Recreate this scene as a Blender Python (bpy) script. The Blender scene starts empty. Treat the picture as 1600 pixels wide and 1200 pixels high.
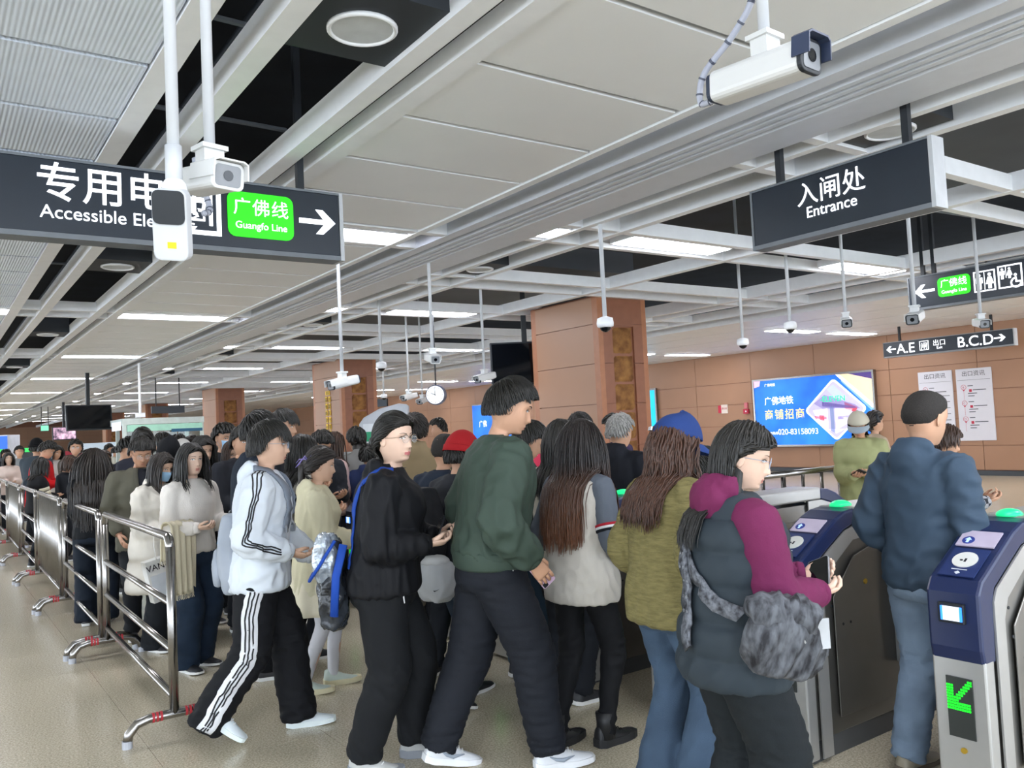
import bpy, bmesh, math, random
import numpy as np
from math import sin, cos, pi, radians as RD, atan2, hypot
from mathutils import Vector, Matrix
from mathutils.bvhtree import BVHTree
random.seed(5); rng = np.random.default_rng(5)
SC = bpy.context.scene; COL = SC.collection
# ---------------------------------------------------------------- camera
F = 1308.
_v1 = np.array([-918., -110., -F]); _v2 = np.array([1860., 23., -F])
_Y = _v1/np.linalg.norm(_v1); _X = _v2/np.linalg.norm(_v2); _X = _X-_Y*(_X@_Y); _X /= np.linalg.norm(_X); _Z = np.cross(_X, _Y)
RC = np.array([_X, _Y, _Z]); CP = np.array([0, 0, 1.6])
def ray(px, py): return RC@np.array([px-800., 600.-py, -F])
def at_d(px, py, d): return Vector(CP+ray(px, py)*d/F)          # point at a distance along the view axis
def at_z(px, py, z): d = ray(px, py); return Vector(CP+d*(z-CP[2])/d[2])
def at_x(px, py, x): d = ray(px, py); return Vector(CP+d*x/d[0])
def at_y(px, py, y): d = ray(px, py); return Vector(CP+d*y/d[1])
cd = bpy.data.cameras.new('camera'); cam = bpy.data.objects.new('camera', cd); COL.objects.link(cam)
cd.sensor_width = 36; cd.lens = F/1600*36; cd.clip_start = .05; cd.clip_end = 300
m = Matrix([list(r) for r in RC]).to_4x4(); m.translation = Vector(CP); cam.matrix_world = m; SC.camera = cam
# ---------------------------------------------------------------- world, exposure
W = bpy.data.worlds.new('world'); SC.world = W; W.use_nodes = True
W.node_tree.nodes['Background'].inputs[0].default_value = (.80, .89, 1, 1); W.node_tree.nodes['Background'].inputs[1].default_value = 2.5
SC.view_settings.view_transform = 'Standard'; SC.view_settings.look = 'None'; SC.view_settings.exposure = 1.28; SC.view_settings.gamma = 1
SC.view_settings.use_curve_mapping = False
SC.cycles.use_denoising = True; SC.cycles.max_bounces = 7; SC.cycles.diffuse_bounces = 4; SC.cycles.glossy_bounces = 3
SC.cycles.transparent_max_bounces = 8; SC.cycles.transmission_bounces = 4; SC.cycles.caustics_reflective = False; SC.cycles.caustics_refractive = False
LAMP = 10.5      # strength of the ceiling light diffusers
# ---------------------------------------------------------------- materials
MATS = {}
def lin(c):
    if isinstance(c, str): c = [int(c[i:i+2], 16)/255 for i in (0, 2, 4)]
    return tuple(((x+.055)/1.055)**2.4 if x > .04045 else x/12.92 for x in c)
def mat(name, col, rough=.6, metal=0, bump=0, bscale=60, var=.06, vscale=8, emit=0, alpha=1, trans=0, stretch=None, spec=None, col2=None, kind=None, bdist=.004):
    k = (name,)
    if k in MATS: return MATS[k]
    M = bpy.data.materials.new(name); M.use_nodes = True; nt = M.node_tree; N = nt.nodes; L = nt.links
    b = N['Principled BSDF']; c = lin(col)
    b.inputs['Roughness'].default_value = rough; b.inputs['Metallic'].default_value = metal
    if spec is not None: b.inputs['Specular IOR Level'].default_value = spec
    tc = N.new('ShaderNodeTexCoord'); mp = N.new('ShaderNodeMapping'); L.new(tc.outputs['Object'], mp.inputs[0])
    if stretch: mp.inputs['Scale'].default_value = stretch
    no = N.new('ShaderNodeTexNoise'); no.inputs['Scale'].default_value = vscale; no.inputs['Detail'].default_value = 3; L.new(mp.outputs[0], no.inputs[0])
    cr = N.new('ShaderNodeValToRGB'); c2 = lin(col2) if col2 else tuple(min(1, x*(1+var)) for x in c)
    if kind == 'speckle':
        no.inputs['Detail'].default_value = 2; no.inputs['Roughness'].default_value = .8
    cr.color_ramp.elements[0].color = (*(c if col2 else [x*(1-var) for x in c]), 1); cr.color_ramp.elements[1].color = (*c2, 1)
    cr.color_ramp.elements[0].position = .35; cr.color_ramp.elements[1].position = .65
    L.new(no.outputs[0], cr.inputs[0]); L.new(cr.outputs[0], b.inputs['Base Color'])
    if bump:
        n2 = N.new('ShaderNodeTexNoise'); n2.inputs['Scale'].default_value = bscale; n2.inputs['Detail'].default_value = 2; L.new(mp.outputs[0], n2.inputs[0])
        bp = N.new('ShaderNodeBump'); bp.inputs['Strength'].default_value = bump; bp.inputs['Distance'].default_value = bdist
        if kind == 'rib':
            wv = N.new('ShaderNodeTexWave'); wv.bands_direction = 'X'; wv.inputs['Scale'].default_value = bscale; L.new(mp.outputs[0], wv.inputs[0]); L.new(wv.outputs[0], bp.inputs['Height'])
        else: L.new(n2.outputs[0], bp.inputs['Height'])
        L.new(bp.outputs[0], b.inputs['Normal'])
    if emit:
        L.new(cr.outputs[0], b.inputs['Emission Color']); b.inputs['Emission Strength'].default_value = emit*(.46 if emit < 4 else 1)
    if alpha < 1: b.inputs['Alpha'].default_value = alpha
    if trans: b.inputs['Transmission Weight'].default_value = trans
    MATS[k] = M; return M
def flat(col, rough=.5, **k):
    return mat('m_'+str(col)+'_'+str(rough)+'_'+'_'.join(str(v) for v in k.values()), col, rough, var=.02, **k)
STEEL = mat('brushed steel', '969390', .22, 1, bump=.05, bscale=300, var=.05)
POLEM = mat('painted pole', 'c9ccd0', .45, 0, var=.02)
STEELD = mat('gate steel', '85837f', .36, .85, bump=.04, bscale=200, var=.06, vscale=3)
WHITE = mat('white metal', 'f2f4f7', .45, 0, var=.02)
PWHITE = mat('white panel', 'f2f4f6', .4, 0, bump=.25, bscale=500, var=.02, vscale=1, bdist=.001)
PPERF = mat('perforated panel', 'e2ebf8', .45, 0, bump=.8, bscale=14, kind='rib', var=.02, bdist=.004)
BLACK = mat('black metal', '1b2026', .5, var=.1); SIGNB = mat('sign black', '16202c', .35, var=.05)
DARK = mat('plenum black', '1b2027', .8, var=.3, vscale=2); GREY = mat('grey metal', '6d7278', .5, var=.06)
BROWN = mat('brown cladding', 'a98064', .42, 0, bump=.05, bscale=30, var=.05, vscale=.6)
BROWND = mat('brown column trim', '8c5a42', .45, var=.05); STONE = mat('rough golden stone', '70461f', .8, bump=1, bscale=9, var=.5, vscale=7, col2='9c6e3a', bdist=.03)
GLASSK = mat('black glass', '0a0d12', .08, var=.1)
SCRW = mat('white sign light', 'f4f8ff', .5, emit=1.5, var=0.01); SCRG = mat('green sign light', '24d80a', .5, emit=.85, var=.02)
LAMPM = mat('ceiling lamp diffuser', 'f6f7ff', .5, emit=LAMP, var=.005)
LEDG = mat('green led', '16f028', .5, emit=1.2, var=.02)
# ---------------------------------------------------------------- mesh helpers
class MB:
    def __init__(s): s.v = []; s.f = []; s.mi = []; s.c = 0
    def add(s, V, Fc, mi=0):
        o = len(s.v); s.v += [tuple(p) for p in V]; s.f += [tuple(i+o for i in f) for f in Fc]; s.mi += [mi]*len(Fc); return s
    def box(s, a, b, mi=0):
        x0, y0, z0 = a; x1, y1, z1 = b
        return s.add([(x0,y0,z0),(x1,y0,z0),(x1,y1,z0),(x0,y1,z0),(x0,y0,z1),(x1,y0,z1),(x1,y1,z1),(x0,y1,z1)],
            [(0,3,2,1),(4,5,6,7),(0,1,5,4),(1,2,6,5),(2,3,7,6),(3,0,4,7)], mi)
    def rings(s, R, mi=0, cap=True, closed=False):
        n = len(R[0]); V = [p for r in R for p in r]; Fc = []
        K = len(R)
        for i in range(K if closed else K-1):
            for j in range(n):
                a = i*n+j; b = i*n+(j+1) % n; c = ((i+1) % K)*n+(j+1) % n; d = ((i+1) % K)*n+j
                Fc.append((a, b, c, d))
        if cap and not closed: Fc += [tuple(range(n-1, -1, -1)), tuple(range((K-1)*n, K*n))]
        return s.add(V, Fc, mi)
    def tube(s, P, r, n=8, mi=0, flatk=1, up=None):
        P = [Vector(p) for p in P]; K = len(P); rr = r if hasattr(r, '__len__') else [r]*K
        u = None; R = []
        for i in range(K):
            t = (P[min(i+1, K-1)]-P[max(i-1, 0)]).normalized()
            if u is None:
                u = Vector(up) if up else (Vector((0,0,1)) if abs(t.z) < .9 else Vector((1,0,0)))
            u = (u-t*u.dot(t)); u = u.normalized() if u.length > 1e-6 else t.orthogonal().normalized()
            w = t.cross(u)
            R.append([P[i]+(u*cos(2*pi*j/n)*flatk+w*sin(2*pi*j/n))*rr[i] for j in range(n)])
        return s.rings(R, mi)
    def cyl(s, a, b, r, n=16, mi=0): return s.tube([a, b], r, n, mi)
    def prism(s, poly, t0, t1, ax='y', mi=0):     # poly of 2-d points, extruded along an axis
        f = {'y': lambda p, t: (p[0], t, p[1]), 'x': lambda p, t: (t, p[0], p[1]), 'z': lambda p, t: (p[0], p[1], t)}[ax]
        n = len(poly); V = [f(p, t0) for p in poly]+[f(p, t1) for p in poly]
        return s.add(V, [tuple(range(n)), tuple(range(2*n-1, n-1, -1))]+[(i, i+n, (i+1) % n+n, (i+1) % n) for i in range(n)], mi)
    def sph(s, c, r, n=12, m_=8, mi=0, z0=-1, z1=1):
        r = r if hasattr(r, '__len__') else (r, r, r); R = []
        for i in range(m_+1):
            a = math.asin(z0)+(math.asin(z1)-math.asin(z0))*i/m_
            q = max(cos(a), .02)
            R.append([(c[0]+r[0]*q*cos(2*pi*j/n), c[1]+r[1]*q*sin(2*pi*j/n), c[2]+r[2]*sin(a)) for j in range(n)])
        return s.rings(R, mi)
    def mesh(s, name='mesh', smooth=False):
        me = bpy.data.meshes.new(name); me.from_pydata(s.v, [], s.f)
        me.polygons.foreach_set('material_index', s.mi)
        bm = bmesh.new(); bm.from_mesh(me); bmesh.ops.recalc_face_normals(bm, faces=bm.faces); bm.to_mesh(me); bm.free()
        if smooth: me.polygons.foreach_set('use_smooth', [True]*len(me.polygons))
        me.update(); return me
def link(name, me, mats, parent=None, M=None, label=None, smooth=None):
    o = bpy.data.objects.new(name, me)
    if me and hasattr(me, 'materials') and len(me.materials) == 0:
        for x in (mats if isinstance(mats, (list, tuple)) else [mats]): me.materials.append(x)
    COL.objects.link(o)
    if parent: o.parent = parent
    if M is not None: o.matrix_local = M
    if label: o['label'] = label
    return o
def part(name, mb, mats, parent=None, smooth=False, label=None, bev=0, M=None):
    o = link(name, mb.mesh(name, smooth), mats, parent, M, label)
    if bev:
        b = o.modifiers.new('bevel', 'BEVEL'); b.width = bev; b.segments = 2; b.limit_method = 'ANGLE'; b.angle_limit = RD(40)
    if smooth == 'auto': pass
    return o
def thing(name, label, cat, loc=(0,0,0), rz=0, group=None):
    o = bpy.data.objects.new(name, None); COL.objects.link(o); o.location = loc; o.rotation_euler = (0, 0, rz); o.empty_display_size = .1
    o['label'] = label; o['category'] = cat
    if group: o['group'] = group
    return o
def tag(o, label, cat, group=None):
    o['label'] = label; o['category'] = cat
    if group: o['group'] = group
    return o
def struct(name, mb, mats, **k):
    o = part(name, mb, mats, **k); o['kind'] = 'structure'; return o
def text(s, size, x, z, parent, mt, y=-.003, bold=0, align='CENTER', ext=.0015, name='lettering', rot=None, sp=1):
    c = bpy.data.curves.new(name, 'FONT'); c.body = s; c.size = size; c.extrude = ext; c.offset = 0 if bold < .004 else .0018; c.align_x = align; c.space_character = sp
    q = bpy.data.objects.new('t', c); COL.objects.link(q); bpy.context.view_layer.update(); me = bpy.data.meshes.new_from_object(q.evaluated_get(bpy.context.evaluated_depsgraph_get())); bpy.data.objects.remove(q); bpy.data.curves.remove(c)
    me.materials.clear(); me.materials.append(mt); o = bpy.data.objects.new(name, me); COL.objects.link(o); o.parent = parent
    o.location = (x, y, z); o.rotation_euler = rot or (pi/2, 0, 0); return o
def arrow(mb, x, z, s, d=1, w=.13, y0=-.004, y1=0):        # arrow pointing d along x
    P = [(-1,-w),( .35,-w),(-.1,-.75+.1),(.3,-.75+.1),(1,0),(.3,.65),(-.1,.65),(.35,w),(-1,w)]
    return mb.prism([(x+d*p[0]*s, z+p[1]*s) for p in P], y0, y1, 'y')
def rrect(x0, z0, x1, z1, r, n=4):
    P = []
    for cx, cz, a0 in ((x1-r, z1-r, 0), (x0+r, z1-r, 90), (x0+r, z0+r, 180), (x1-r, z0+r, 270)):
        P += [(cx+r*cos(RD(a0+90*i/n)), cz+r*sin(RD(a0+90*i/n))) for i in range(n+1)]
    return P
# ================================================================ the hall
H = 3.4
XW = 19.4; YE = 80.
GRAN = mat('speckled granite', 'aaa08a', .2, bump=.03, bscale=120, vscale=95, kind='speckle', col2='e0d6bf')
JOINT = mat('floor joint', '857f72', .5, vscale=60)
fl = struct('floor', MB().box((-14, -8, -.12), (XW+.2, YE+.2, -.004)), JOINT)
tm = MB().box((.001, .001, -.02), (.799, .799, 0)).mesh('floor_tile'); n = 0
far = MB()
for j in range(0, 101):
    for i in range(-18, 24):
        x, y = i*.8+.15, -6+j*.8
        c = (RC.T@(np.array([x+.4, y+.4, 0])-CP)); dep = -c[2]
        vis = dep > 2.2 and abs(F*c[0]/dep) < 860 and dep < 12.2
        if vis and n < 298:
            n += 1; link('floor_tile', tm, GRAN, fl, Matrix.Translation((x, y, 0)))
        else: far.box((x+.001, y+.001, -.02), (x+.799, y+.799, 0))
o = part('floor_tiles_beyond', far, GRAN, fl); o.name = 'floor_tile_field'; o['kind'] = 'stuff'
# walls
def panel_wall(name, length, M, z_rows, pitch, off, hole=None):
    w = struct(name, MB().box((0, .02, 0), (length, .3, H+.6)), BROWND, M=M)
    w.matrix_world = M
    cache = {}; nn = 0; rest = MB()
    for z0, z1 in zip(z_rows[:-1], z_rows[1:]):
        x = off
        while x < length:
            a, b = max(x, 0)+.006, min(x+pitch, length)-.006
            if b-a > .05:
                if nn < 290:
                    k = (round(b-a, 3), round(z1-z0, 3))
                    if k not in cache: cache[k] = MB().box((0, -.012, 0), (b-a, .02, z1-z0-.012)).mesh('cladding_panel')
                    link('cladding_panel', cache[k], BROWN, w, Matrix.Translation((a, random.uniform(-.002, .002), z0+.006))); nn += 1
                else: rest.box((a, -.012, z0+.006), (b, .02, z1-.006))
            x += pitch
    if rest.v: part('cladding_field', rest, BROWN, w)['kind'] = 'stuff'
    bb = MB().box((0, -.03, 0), (length, .02, .11)); struct('baseboard_'+name[5:], bb, mat('dark baseboard', '3c4045', .4), M=M)
    return w
rows = [.12, .67, 1.29, 1.92, 2.54, 3.45]
panel_wall('wall_right', YE+8, Matrix.Translation((XW, YE, 0))@Matrix.Rotation(-pi/2, 4, 'Z'), rows, 2.1, (YE-17.75) % 2.1-2.1)
panel_wall('wall_far', XW+14, Matrix.Translation((-14, YE, 0)), rows, 2.1, 0)
# ceiling ---------------------------------------------------------------
ce = struct('ceiling', MB().box((-14, -8, H+1.15), (XW+.3, YE+.3, H+1.3)), DARK)
def cbox(mb, x0, x1, y0, y1, z0, z1): mb.box((x0, y0, z0), (x1, y1, z1))
def member(name, x0, x1, y0, y1, z0, z1, m_=WHITE):
    return part(name, MB().box((x0, y0, z0), (x1, y1, z1)), m_, ce)
YF = YE
LY = [-5.2, .9, 6.97, 12.68, 18.7, 24.75, 30.95, 37.3, 43.6, 50, 56.3, 62.6, 68.9, 75.2]
RY = [3.6+2.57*k for k in range(-3, 24)]
def lightrow_gap(y): return any(a-.38 < y < a+.38 for a in LY)
# panel fields with their frames (mirrored about the corridor axis x = 1.64)
pm = {}
for side in (0, 1):
    def X(v): return v if side else 3.17-v
    def mm(a, b): return (min(X(a), X(b)), max(X(a), X(b)))
    for a, b, z1 in ((2.14, 2.26, .1), (3.69, 3.76, .1)):
        member('panel_frame', *mm(a, b), -5, YF, H, H+z1)
    ys = 4.18-.8*10; k = 0
    while ys < YF-1:
        y0, y1 = ys+.022, ys+.778
        for L in LY:
            if y0 < L+.34 and y1 > L-.36:
                if L-.36-y0 > y1-(L+.34): y1 = L-.36
                else: y0 = L+.34
        if y1-y0 > .1:
            w = 3.68-2.27; key = (round(y1-y0, 2), side)
            mt = PPERF if side == 0 else PWHITE
            if key not in pm: pm[key] = MB().box((0, 0, 0), (w, y1-y0, .02)).box((.01, .01, .02), (w-.01, y1-y0-.01, .05)).mesh('ceiling_panel')
            link('ceiling_panel', pm[key], mt, ce, Matrix.Translation((min(X(2.27), X(3.68)), y0, H+.012)))
        ys += .8; k += 1
for x0, x1 in ((1.26, 1.37), (1.91, 2.02)): member('ceiling_beam', x0-.0, x1, -5, YF, H, H+.15)
for side in (0, 1):
    s = (lambda v: v) if side else (lambda v: 3.28-v)
    P = [(4.02, 0), (4.12, 0), (4.13, .05), (4.2, .05)]
    x = 4.2
    for i in range(3): P += [(x+.002, .0), (x+.048, .0), (x+.052, .05), (x+.078, .05)]; x += .08
    P += [(4.46, .0), (4.8, 0), (4.8, .16), (4.0, .16), (4.0, .0)]
    mb = MB().prism([(s(a), H+b) for a, b in P], -5, YF, 'y'); part('ribbed_beam', mb, mat('ribbed beam paint', 'd6dae2', .45, var=.02), ce)
for x0, x1, h in ((5.0, 5.07, .13), (5.46, 5.55, .18), (7.62, 7.72, .16), (10.45, 10.56, .18), (10.95, 11.03, .15)): member('ceiling_beam', x0, x1, -5, YF, H, H+h)
# cross rails and light fittings
railm = WHITE
for i, L in enumerate(LY):
    for a in (-.36, .25): member('cross_rail', -.72, 4.02, L+a, L+a+.09, H+.005, H+.13)
    for x0 in (-.56, 2.26):
        if L > 76: continue
        t = thing('ceiling_light', 'recessed light in the %s corridor ceiling strip, row %d from the camera' % ('right' if x0 > 0 else 'left', i), 'ceiling light', (x0, L-.14, H+.02), 0, 'lights over the corridor')
        w = 1.5
        part('light_frame', MB().box((-.02, -.02, 0), (w+.02, .34, .09)), WHITE, t); part('diffuser', MB().box((0, 0, -.008), (w, .32, 0)), LAMPM, t)
for i, L in enumerate(RY):
    for a in (-.33, .27): member('cross_rail', 4.8, 12.0, L+a, L+a+.08, H+.005, H+.14)
    if i % 2 == 0 and L < 76:
        for x0, w in ((5.8, 1.42), (9.3, 1.42), (14.75, 1.5), (16.95, 1.5)):
            if L > 40 and x0 > 14: continue
            t = thing('ceiling_light', 'recessed ceiling light over the gates, row %d from the camera, %s' % (i//2, {5.8: 'nearer the ribbed beam', 9.3: 'beyond the columns', 14.75: 'third across', 16.95: 'beside the brown wall'}[x0]), 'ceiling light', (x0, L-.17, H+.02 if x0 < 12 else H-.03), 0, 'lights over the gates')
            part('light_frame', MB().box((-.02, -.02, 0), (w+.02, .34, .09)), WHITE, t); part('diffuser', MB().box((0, 0, -.008), (w, .32, 0)), LAMPM, t)
        t = thing('ceiling_light', 'small square ceiling light beside the ribbed beam, row %d from the camera' % (i//2), 'ceiling light', (4.82, L-.17, H+.01), 0, 'small lights beside the ribbed beam')
        part('light_frame', MB().box((0, 0, 0), (.17, .34, .06)), WHITE, t); part('diffuser', MB().box((.01, .01, -.006), (.15, .33, 0)), LAMPM, t)
# flat white panels towards the wall
pc = MB().box((.006, .006, 0), (1.24, .79, .04)).mesh('ceiling_panel'); far = MB(); n = 0
for i in range(5):
    for j in range(-4, 96):
        x, y = 12.95+i*1.29, j*.8
        if 7 < y < 46 and n < 290: link('ceiling_panel', pc, PWHITE, ce, Matrix.Translation((x, y, H-.01))); n += 1
        else: far.box((x+.006, y+.006, H-.01), (x+1.28, y+.79, H+.03))
part('ceiling_panel_field', far, PWHITE, ce)['kind'] = 'stuff'
member('slot_trim', 12.86, 12.95, -5, YF, H-.02, H+.12); member('slot_trim', 12.0, 12.08, -5, YF, H-.01, H+.14)
# left of the corridor: plain white panels
far = MB()
for j in range(-6, 95): 
    far.box((-14, j*.85, H), (-1.55, j*.85+.84, H+.04))
part('ceiling_panel_field', far, PWHITE, ce)['kind'] = 'stuff'
# dark speaker plates with round speakers
SPK = [(1.64, 3.37), (1.64, 9.25), (1.64, 15.2), (1.64, 21.3), (5.24, 2.97), (5.27, 8.02), (5.27, 13.1), (5.27, 18.4), (5.27, 23.6)]
places = ['nearest the camera between the two long beams', 'second along between the two long beams', 'third along between the two long beams', 'fourth along between the two long beams', 'above the Entrance sign', 'second along on the gate side', 'third along on the gate side', 'fourth along on the gate side', 'farthest on the gate side']
for (x, y), pl in zip(SPK, places):
    wx = .27 if x < 3 else .19
    t = thing('ceiling_speaker', 'white round ceiling speaker on a dark plate, '+pl, 'speaker', (x, y, H+.03), 0, 'round ceiling speakers')
    part('mounting_plate', MB().box((-wx, -.32, 0), (wx, .32, .25)), mat('dark plate', '2b3036', .6), t)
    mb = MB(); r = .16
    mb.rings([[(q*cos(2*pi*j/32), q*sin(2*pi*j/32), z) for j in range(32)] for q, z in ((r, .0), (r, -.012), (r-.012, -.02), (r-.02, -.014), (r-.022, -.006))])
    part('rim', mb, WHITE, t, smooth=True); part('grille', MB().cyl((0,0,-.008), (0,0,0), r-.02, 32), mat('speaker grille', 'c9ced2', .6, bump=.6, bscale=400, bdist=.002), t)
# services in the dark void
for nm, a, b, r, m_ in (('service_pipe', (5.2, 7.6, H+.42), (12, 7.6, H+.42), .035, GREY), ('service_pipe', (5.2, 7.9, H+.5), (12, 7.9, H+.5), .045, GREY),
        ('service_pipe', (6.4, 2.2, H+.4), (12, 3.0, H+.4), .04, mat('pale pipe', '9a9da2', .5)), ('service_pipe', (6.2, 4.9, H+.35), (11.8, 4.9, H+.5), .03, GREY),
        ('cable_tray', (1.1, -3, H+.5), (1.1, 60, H+.5), .05, BLACK), ('service_pipe', (1.6, -3, H+.62), (1.6, 60, H+.62), .06, BLACK)):
    part(nm, MB().cyl(a, b, r, 10), m_, ce, smooth=True)
part('air_duct', MB().box((6.0, -3, H+.6), (9.6, 4.8, H+.95)), mat('duct grey', '565a60', .7, var=.1, vscale=1), ce); part('air_duct', MB().box((5.7, 10, H+.6), (9.6, 40, H+.95)), mat('duct grey', '565a60'), ce)
for y in (1.5, 2.9, 4.4, 5.8, 8.4, 10, 11.4): part('service_pipe', MB().cyl((.9, y, H+.45), (2.2, y+.05, H+.45), .018, 6), GREY, ce)
# ---------------------------------------------------------------- columns
def column(x0, x1, y0, y1, lab, place):
    t = thing('column', lab, 'column', (x0, y0, 0))
    w, d = x1-x0, y1-y0; zz = [.1, .72, 1.34, 1.84, 2.44, 3.02, H+.02]
    zz = [.06, .62, 1.24, 1.86, 2.45, 3.03, H+.03]
    part('core', MB().box((.03, .03, 0), (w-.03, d-.03, H+.05)), BROWND, t)
    for a, b in zip(zz[:-1], zz[1:]):
        part('cladding_panel', MB().box((0, .12, a+.005), (.04, d-.12, b-.005)), BROWN, t)
        part('cladding_panel', MB().box((w-.04, .12, a+.005), (w, d-.12, b-.005)), BROWN, t)
        part('cladding_panel', MB().box((.1, d-.04, a+.005), (w-.1, d, b-.005)), BROWN, t)
        part('edge_panel', MB().box((.09, -.0, a+.005), (.27, .04, b-.005)), BROWND, t); part('edge_panel', MB().box((w-.27, 0, a+.005), (w-.09, .04, b-.005)), BROWND, t)
    part('head_panel', MB().box((.27, 0, 3.0), (w-.27, .04, H+.03)), BROWND, t)
    for cx in (0, w-.09):
        for cy in (0, d-.12): part('corner_post', MB().box((cx, cy, .02), (cx+.09, cy+.12, H+.04)), mat('corner brown', 'a8704f', .4), t)
    z = .06; k = 0
    while z < 2.98:
        h = min(.42, 3.0-z); mb = MB(); nx, nz = 9, 9; G = []
        rr = random.Random(k+int(x0*10))
        for side_y in (0,):
            V = []; Fc = []
            for i in range(nz):
                for j in range(nx):
                    u, v = j/(nx-1), i/(nz-1); e = min(u, 1-u, v, 1-v)
                    V.append((.28+u*(w-.56), .035-min(e*5, 1)*.03-rr.uniform(0, .022)*(e > 0), z+.01+v*(h-.02)))
            for i in range(nz-1):
                for j in range(nx-1): Fc.append((i*nx+j, i*nx+j+1, (i+1)*nx+j+1, (i+1)*nx+j))
            mb.add(V, Fc)
        part('stone_block', mb, STONE, t, smooth=True); z += .42; k += 1
    return t
column(8.0, 8.96, 9.13, 10.75, 'square brown clad column with stone strip, nearest, beside the gates', 0)
column(8.3, 9.25, 19.0, 20.8, 'square brown clad column with stone strip and yellow lettering', 1)
column(8.3, 9.3, 29.7, 31.4, 'square brown clad column left of the lettered one, behind the crowd', 2)
column(8.4, 9.4, 41.5, 42.6, 'distant brown column behind the hanging black board', 3)
column(8.4, 9.4, 52, 53.1, 'farthest brown column beside the hanging television', 4)
YEL = mat('yellow lettering', 'e0b81e', .5, emit=.15)
t = thing('wall_notice', 'yellow vertical notice lettering on the second brown column', 'notice', (8.285, 20.3, 2.62), -pi/2)
part('header', MB().box((.36, -.006, -.02), (.62, 0, .08)), YEL, t); text('注意', .09, .49, -.0, t, BLACK, y=-.008)
for k, ch in enumerate('请勿倚靠小心'): part('plate', MB().box((.33, -.004, -.2-.17*k), (.45, 0, -.06-.17*k)), YEL, t); text(ch, .11, .39, -.18-.17*k, t, BLACK, y=-.006)
for k, ch in enumerate('注意安全排队'): part('plate', MB().box((.53, -.004, -.2-.17*k), (.65, 0, -.06-.17*k)), YEL, t); text(ch, .11, .59, -.18-.17*k, t, BLACK, y=-.006)
# ---------------------------------------------------------------- hanging signs
def sign(name, label, loc, rz, w, h, d, rods, frame=GREY):
    t = thing(name, label, 'sign', loc, rz)
    part('housing', MB().box((0, .003, 0), (w, d, h)), SIGNB, t, bev=.004)
    part('frame', MB().box((-.004, 0, -.03), (w+.004, d+.004, 0)).box((-.004, 0, h), (w+.004, d+.004, h+.015)), frame, t)
    part('end_cap', MB().box((-.02, .0, -.03), (-.004, d+.003, h+.015)), GREY, t); part('end_cap', MB().box((w+.004, 0, -.03), (w+.03, d+.003, h+.015)), mat('pale end cap', 'b9bcbf', .5), t)
    for x in rods: part('hanger', MB().box((x-.022, d/2-.022, h+.01), (x+.022, d/2+.022, H+1.14-loc[2])), BLACK, t)
    return t
# accessible elevator sign
S = sign('hanging_sign', 'black hanging sign with green line badge and right arrow, upper left', (-.55, 5.17, 2.79), 0, 2.84, .41, .14, (.5, 2.6))
text('专用电梯', .23, 1.52, .2, S, SCRW, bold=.004); text('Accessible Elevator', .105, 1.08, .08, S, SCRW, bold=.002, align='LEFT')
def acc_icon(S, x0, z0, s):
    fr = MB()
    for a in ((0,0,1,.09), (0,.91,1,1), (0,.09,.09,.91), (.91,.09,1,.91)): fr.box((x0+a[0]*s, -.006, z0+a[1]*s), (x0+a[2]*s, 0, z0+a[3]*s))
    for a in ((.2,.28,.68,.32), (.2,.72,.68,.76), (.2,.32,.24,.72), (.64,.32,.68,.72), (.76,.2,.83,.84)): fr.box((x0+a[0]*s, -.006, z0+a[1]*s), (x0+a[2]*s, 0, z0+a[3]*s))
    for z, d in ((.86, 1), (.16, -1)):
        fr.prism([(x0+.36*s, z0+z*s), (x0+.52*s, z0+z*s), (x0+.44*s, z0+(z+.09*d)*s)], -.006, 0, 'y'); 
    part('pictogram_frame', fr, SCRW, S)
    whl(S, x0+.43*s, z0+.46*s, .34*s)
def whl(S, cx, cz, s):         # wheelchair figure
    mb = MB(); R = []
    for i in range(21):
        a = RD(100+i*13); R.append([(cx+(.3+q*.05)*s*cos(a)-.02*s, y, cz-.1*s+(.3+q*.05)*s*sin(a)) for q, y in ((-1,-.006),(1,-.006),(1,0),(-1,0))])
    mb.rings(R); mb.prism([(cx-.07*s, cz+.28*s), (cx+.01*s, cz+.28*s), (cx+.05*s, cz+0*s), (cx+.25*s, cz+0*s), (cx+.38*s, cz-.28*s), (cx+.3*s, cz-.3*s), (cx+.2*s, cz-.1*s), (cx-.05*s, cz-.1*s)], -.007, 0, 'y')
    mb.cyl((cx-.04*s, -.007, cz+.4*s), (cx-.04*s, 0, cz+.4*s), .09*s, 12); part('wheelchair_pictogram', mb, SCRW, S)
acc_icon(S, 1.76, .06, .3)
bd = MB().prism(rrect(2.1, .07, 2.52, .355, .05), -.006, 0, 'y'); part('line_badge', bd, SCRG, S)
text('广佛线', .115, 2.31, .22, S, SCRW, y=-.009, bold=.002, sp=1.1); text('Guangfo Line', .062, 2.31, .125, S, SCRW, y=-.009)
S.children  # noqa
part('arrow', arrow(MB(), 2.685, .215, .125), SCRW, S)
for o in S.children:
    if o.name.startswith(('line_badge', 'lettering')) and o.location.x > 2: pass
# entrance sign
S = sign('hanging_sign', 'black hanging sign reading Entrance with steel end cap', (4.83, 3.79, 2.79), -pi/2, 1.27, .38, .13, (.2, 1.12))
text('入闸处', .17, .62, .2, S, SCRW, bold=.001); text('Entrance', .105, .62, .1, S, SCRW, bold=.003)
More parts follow.
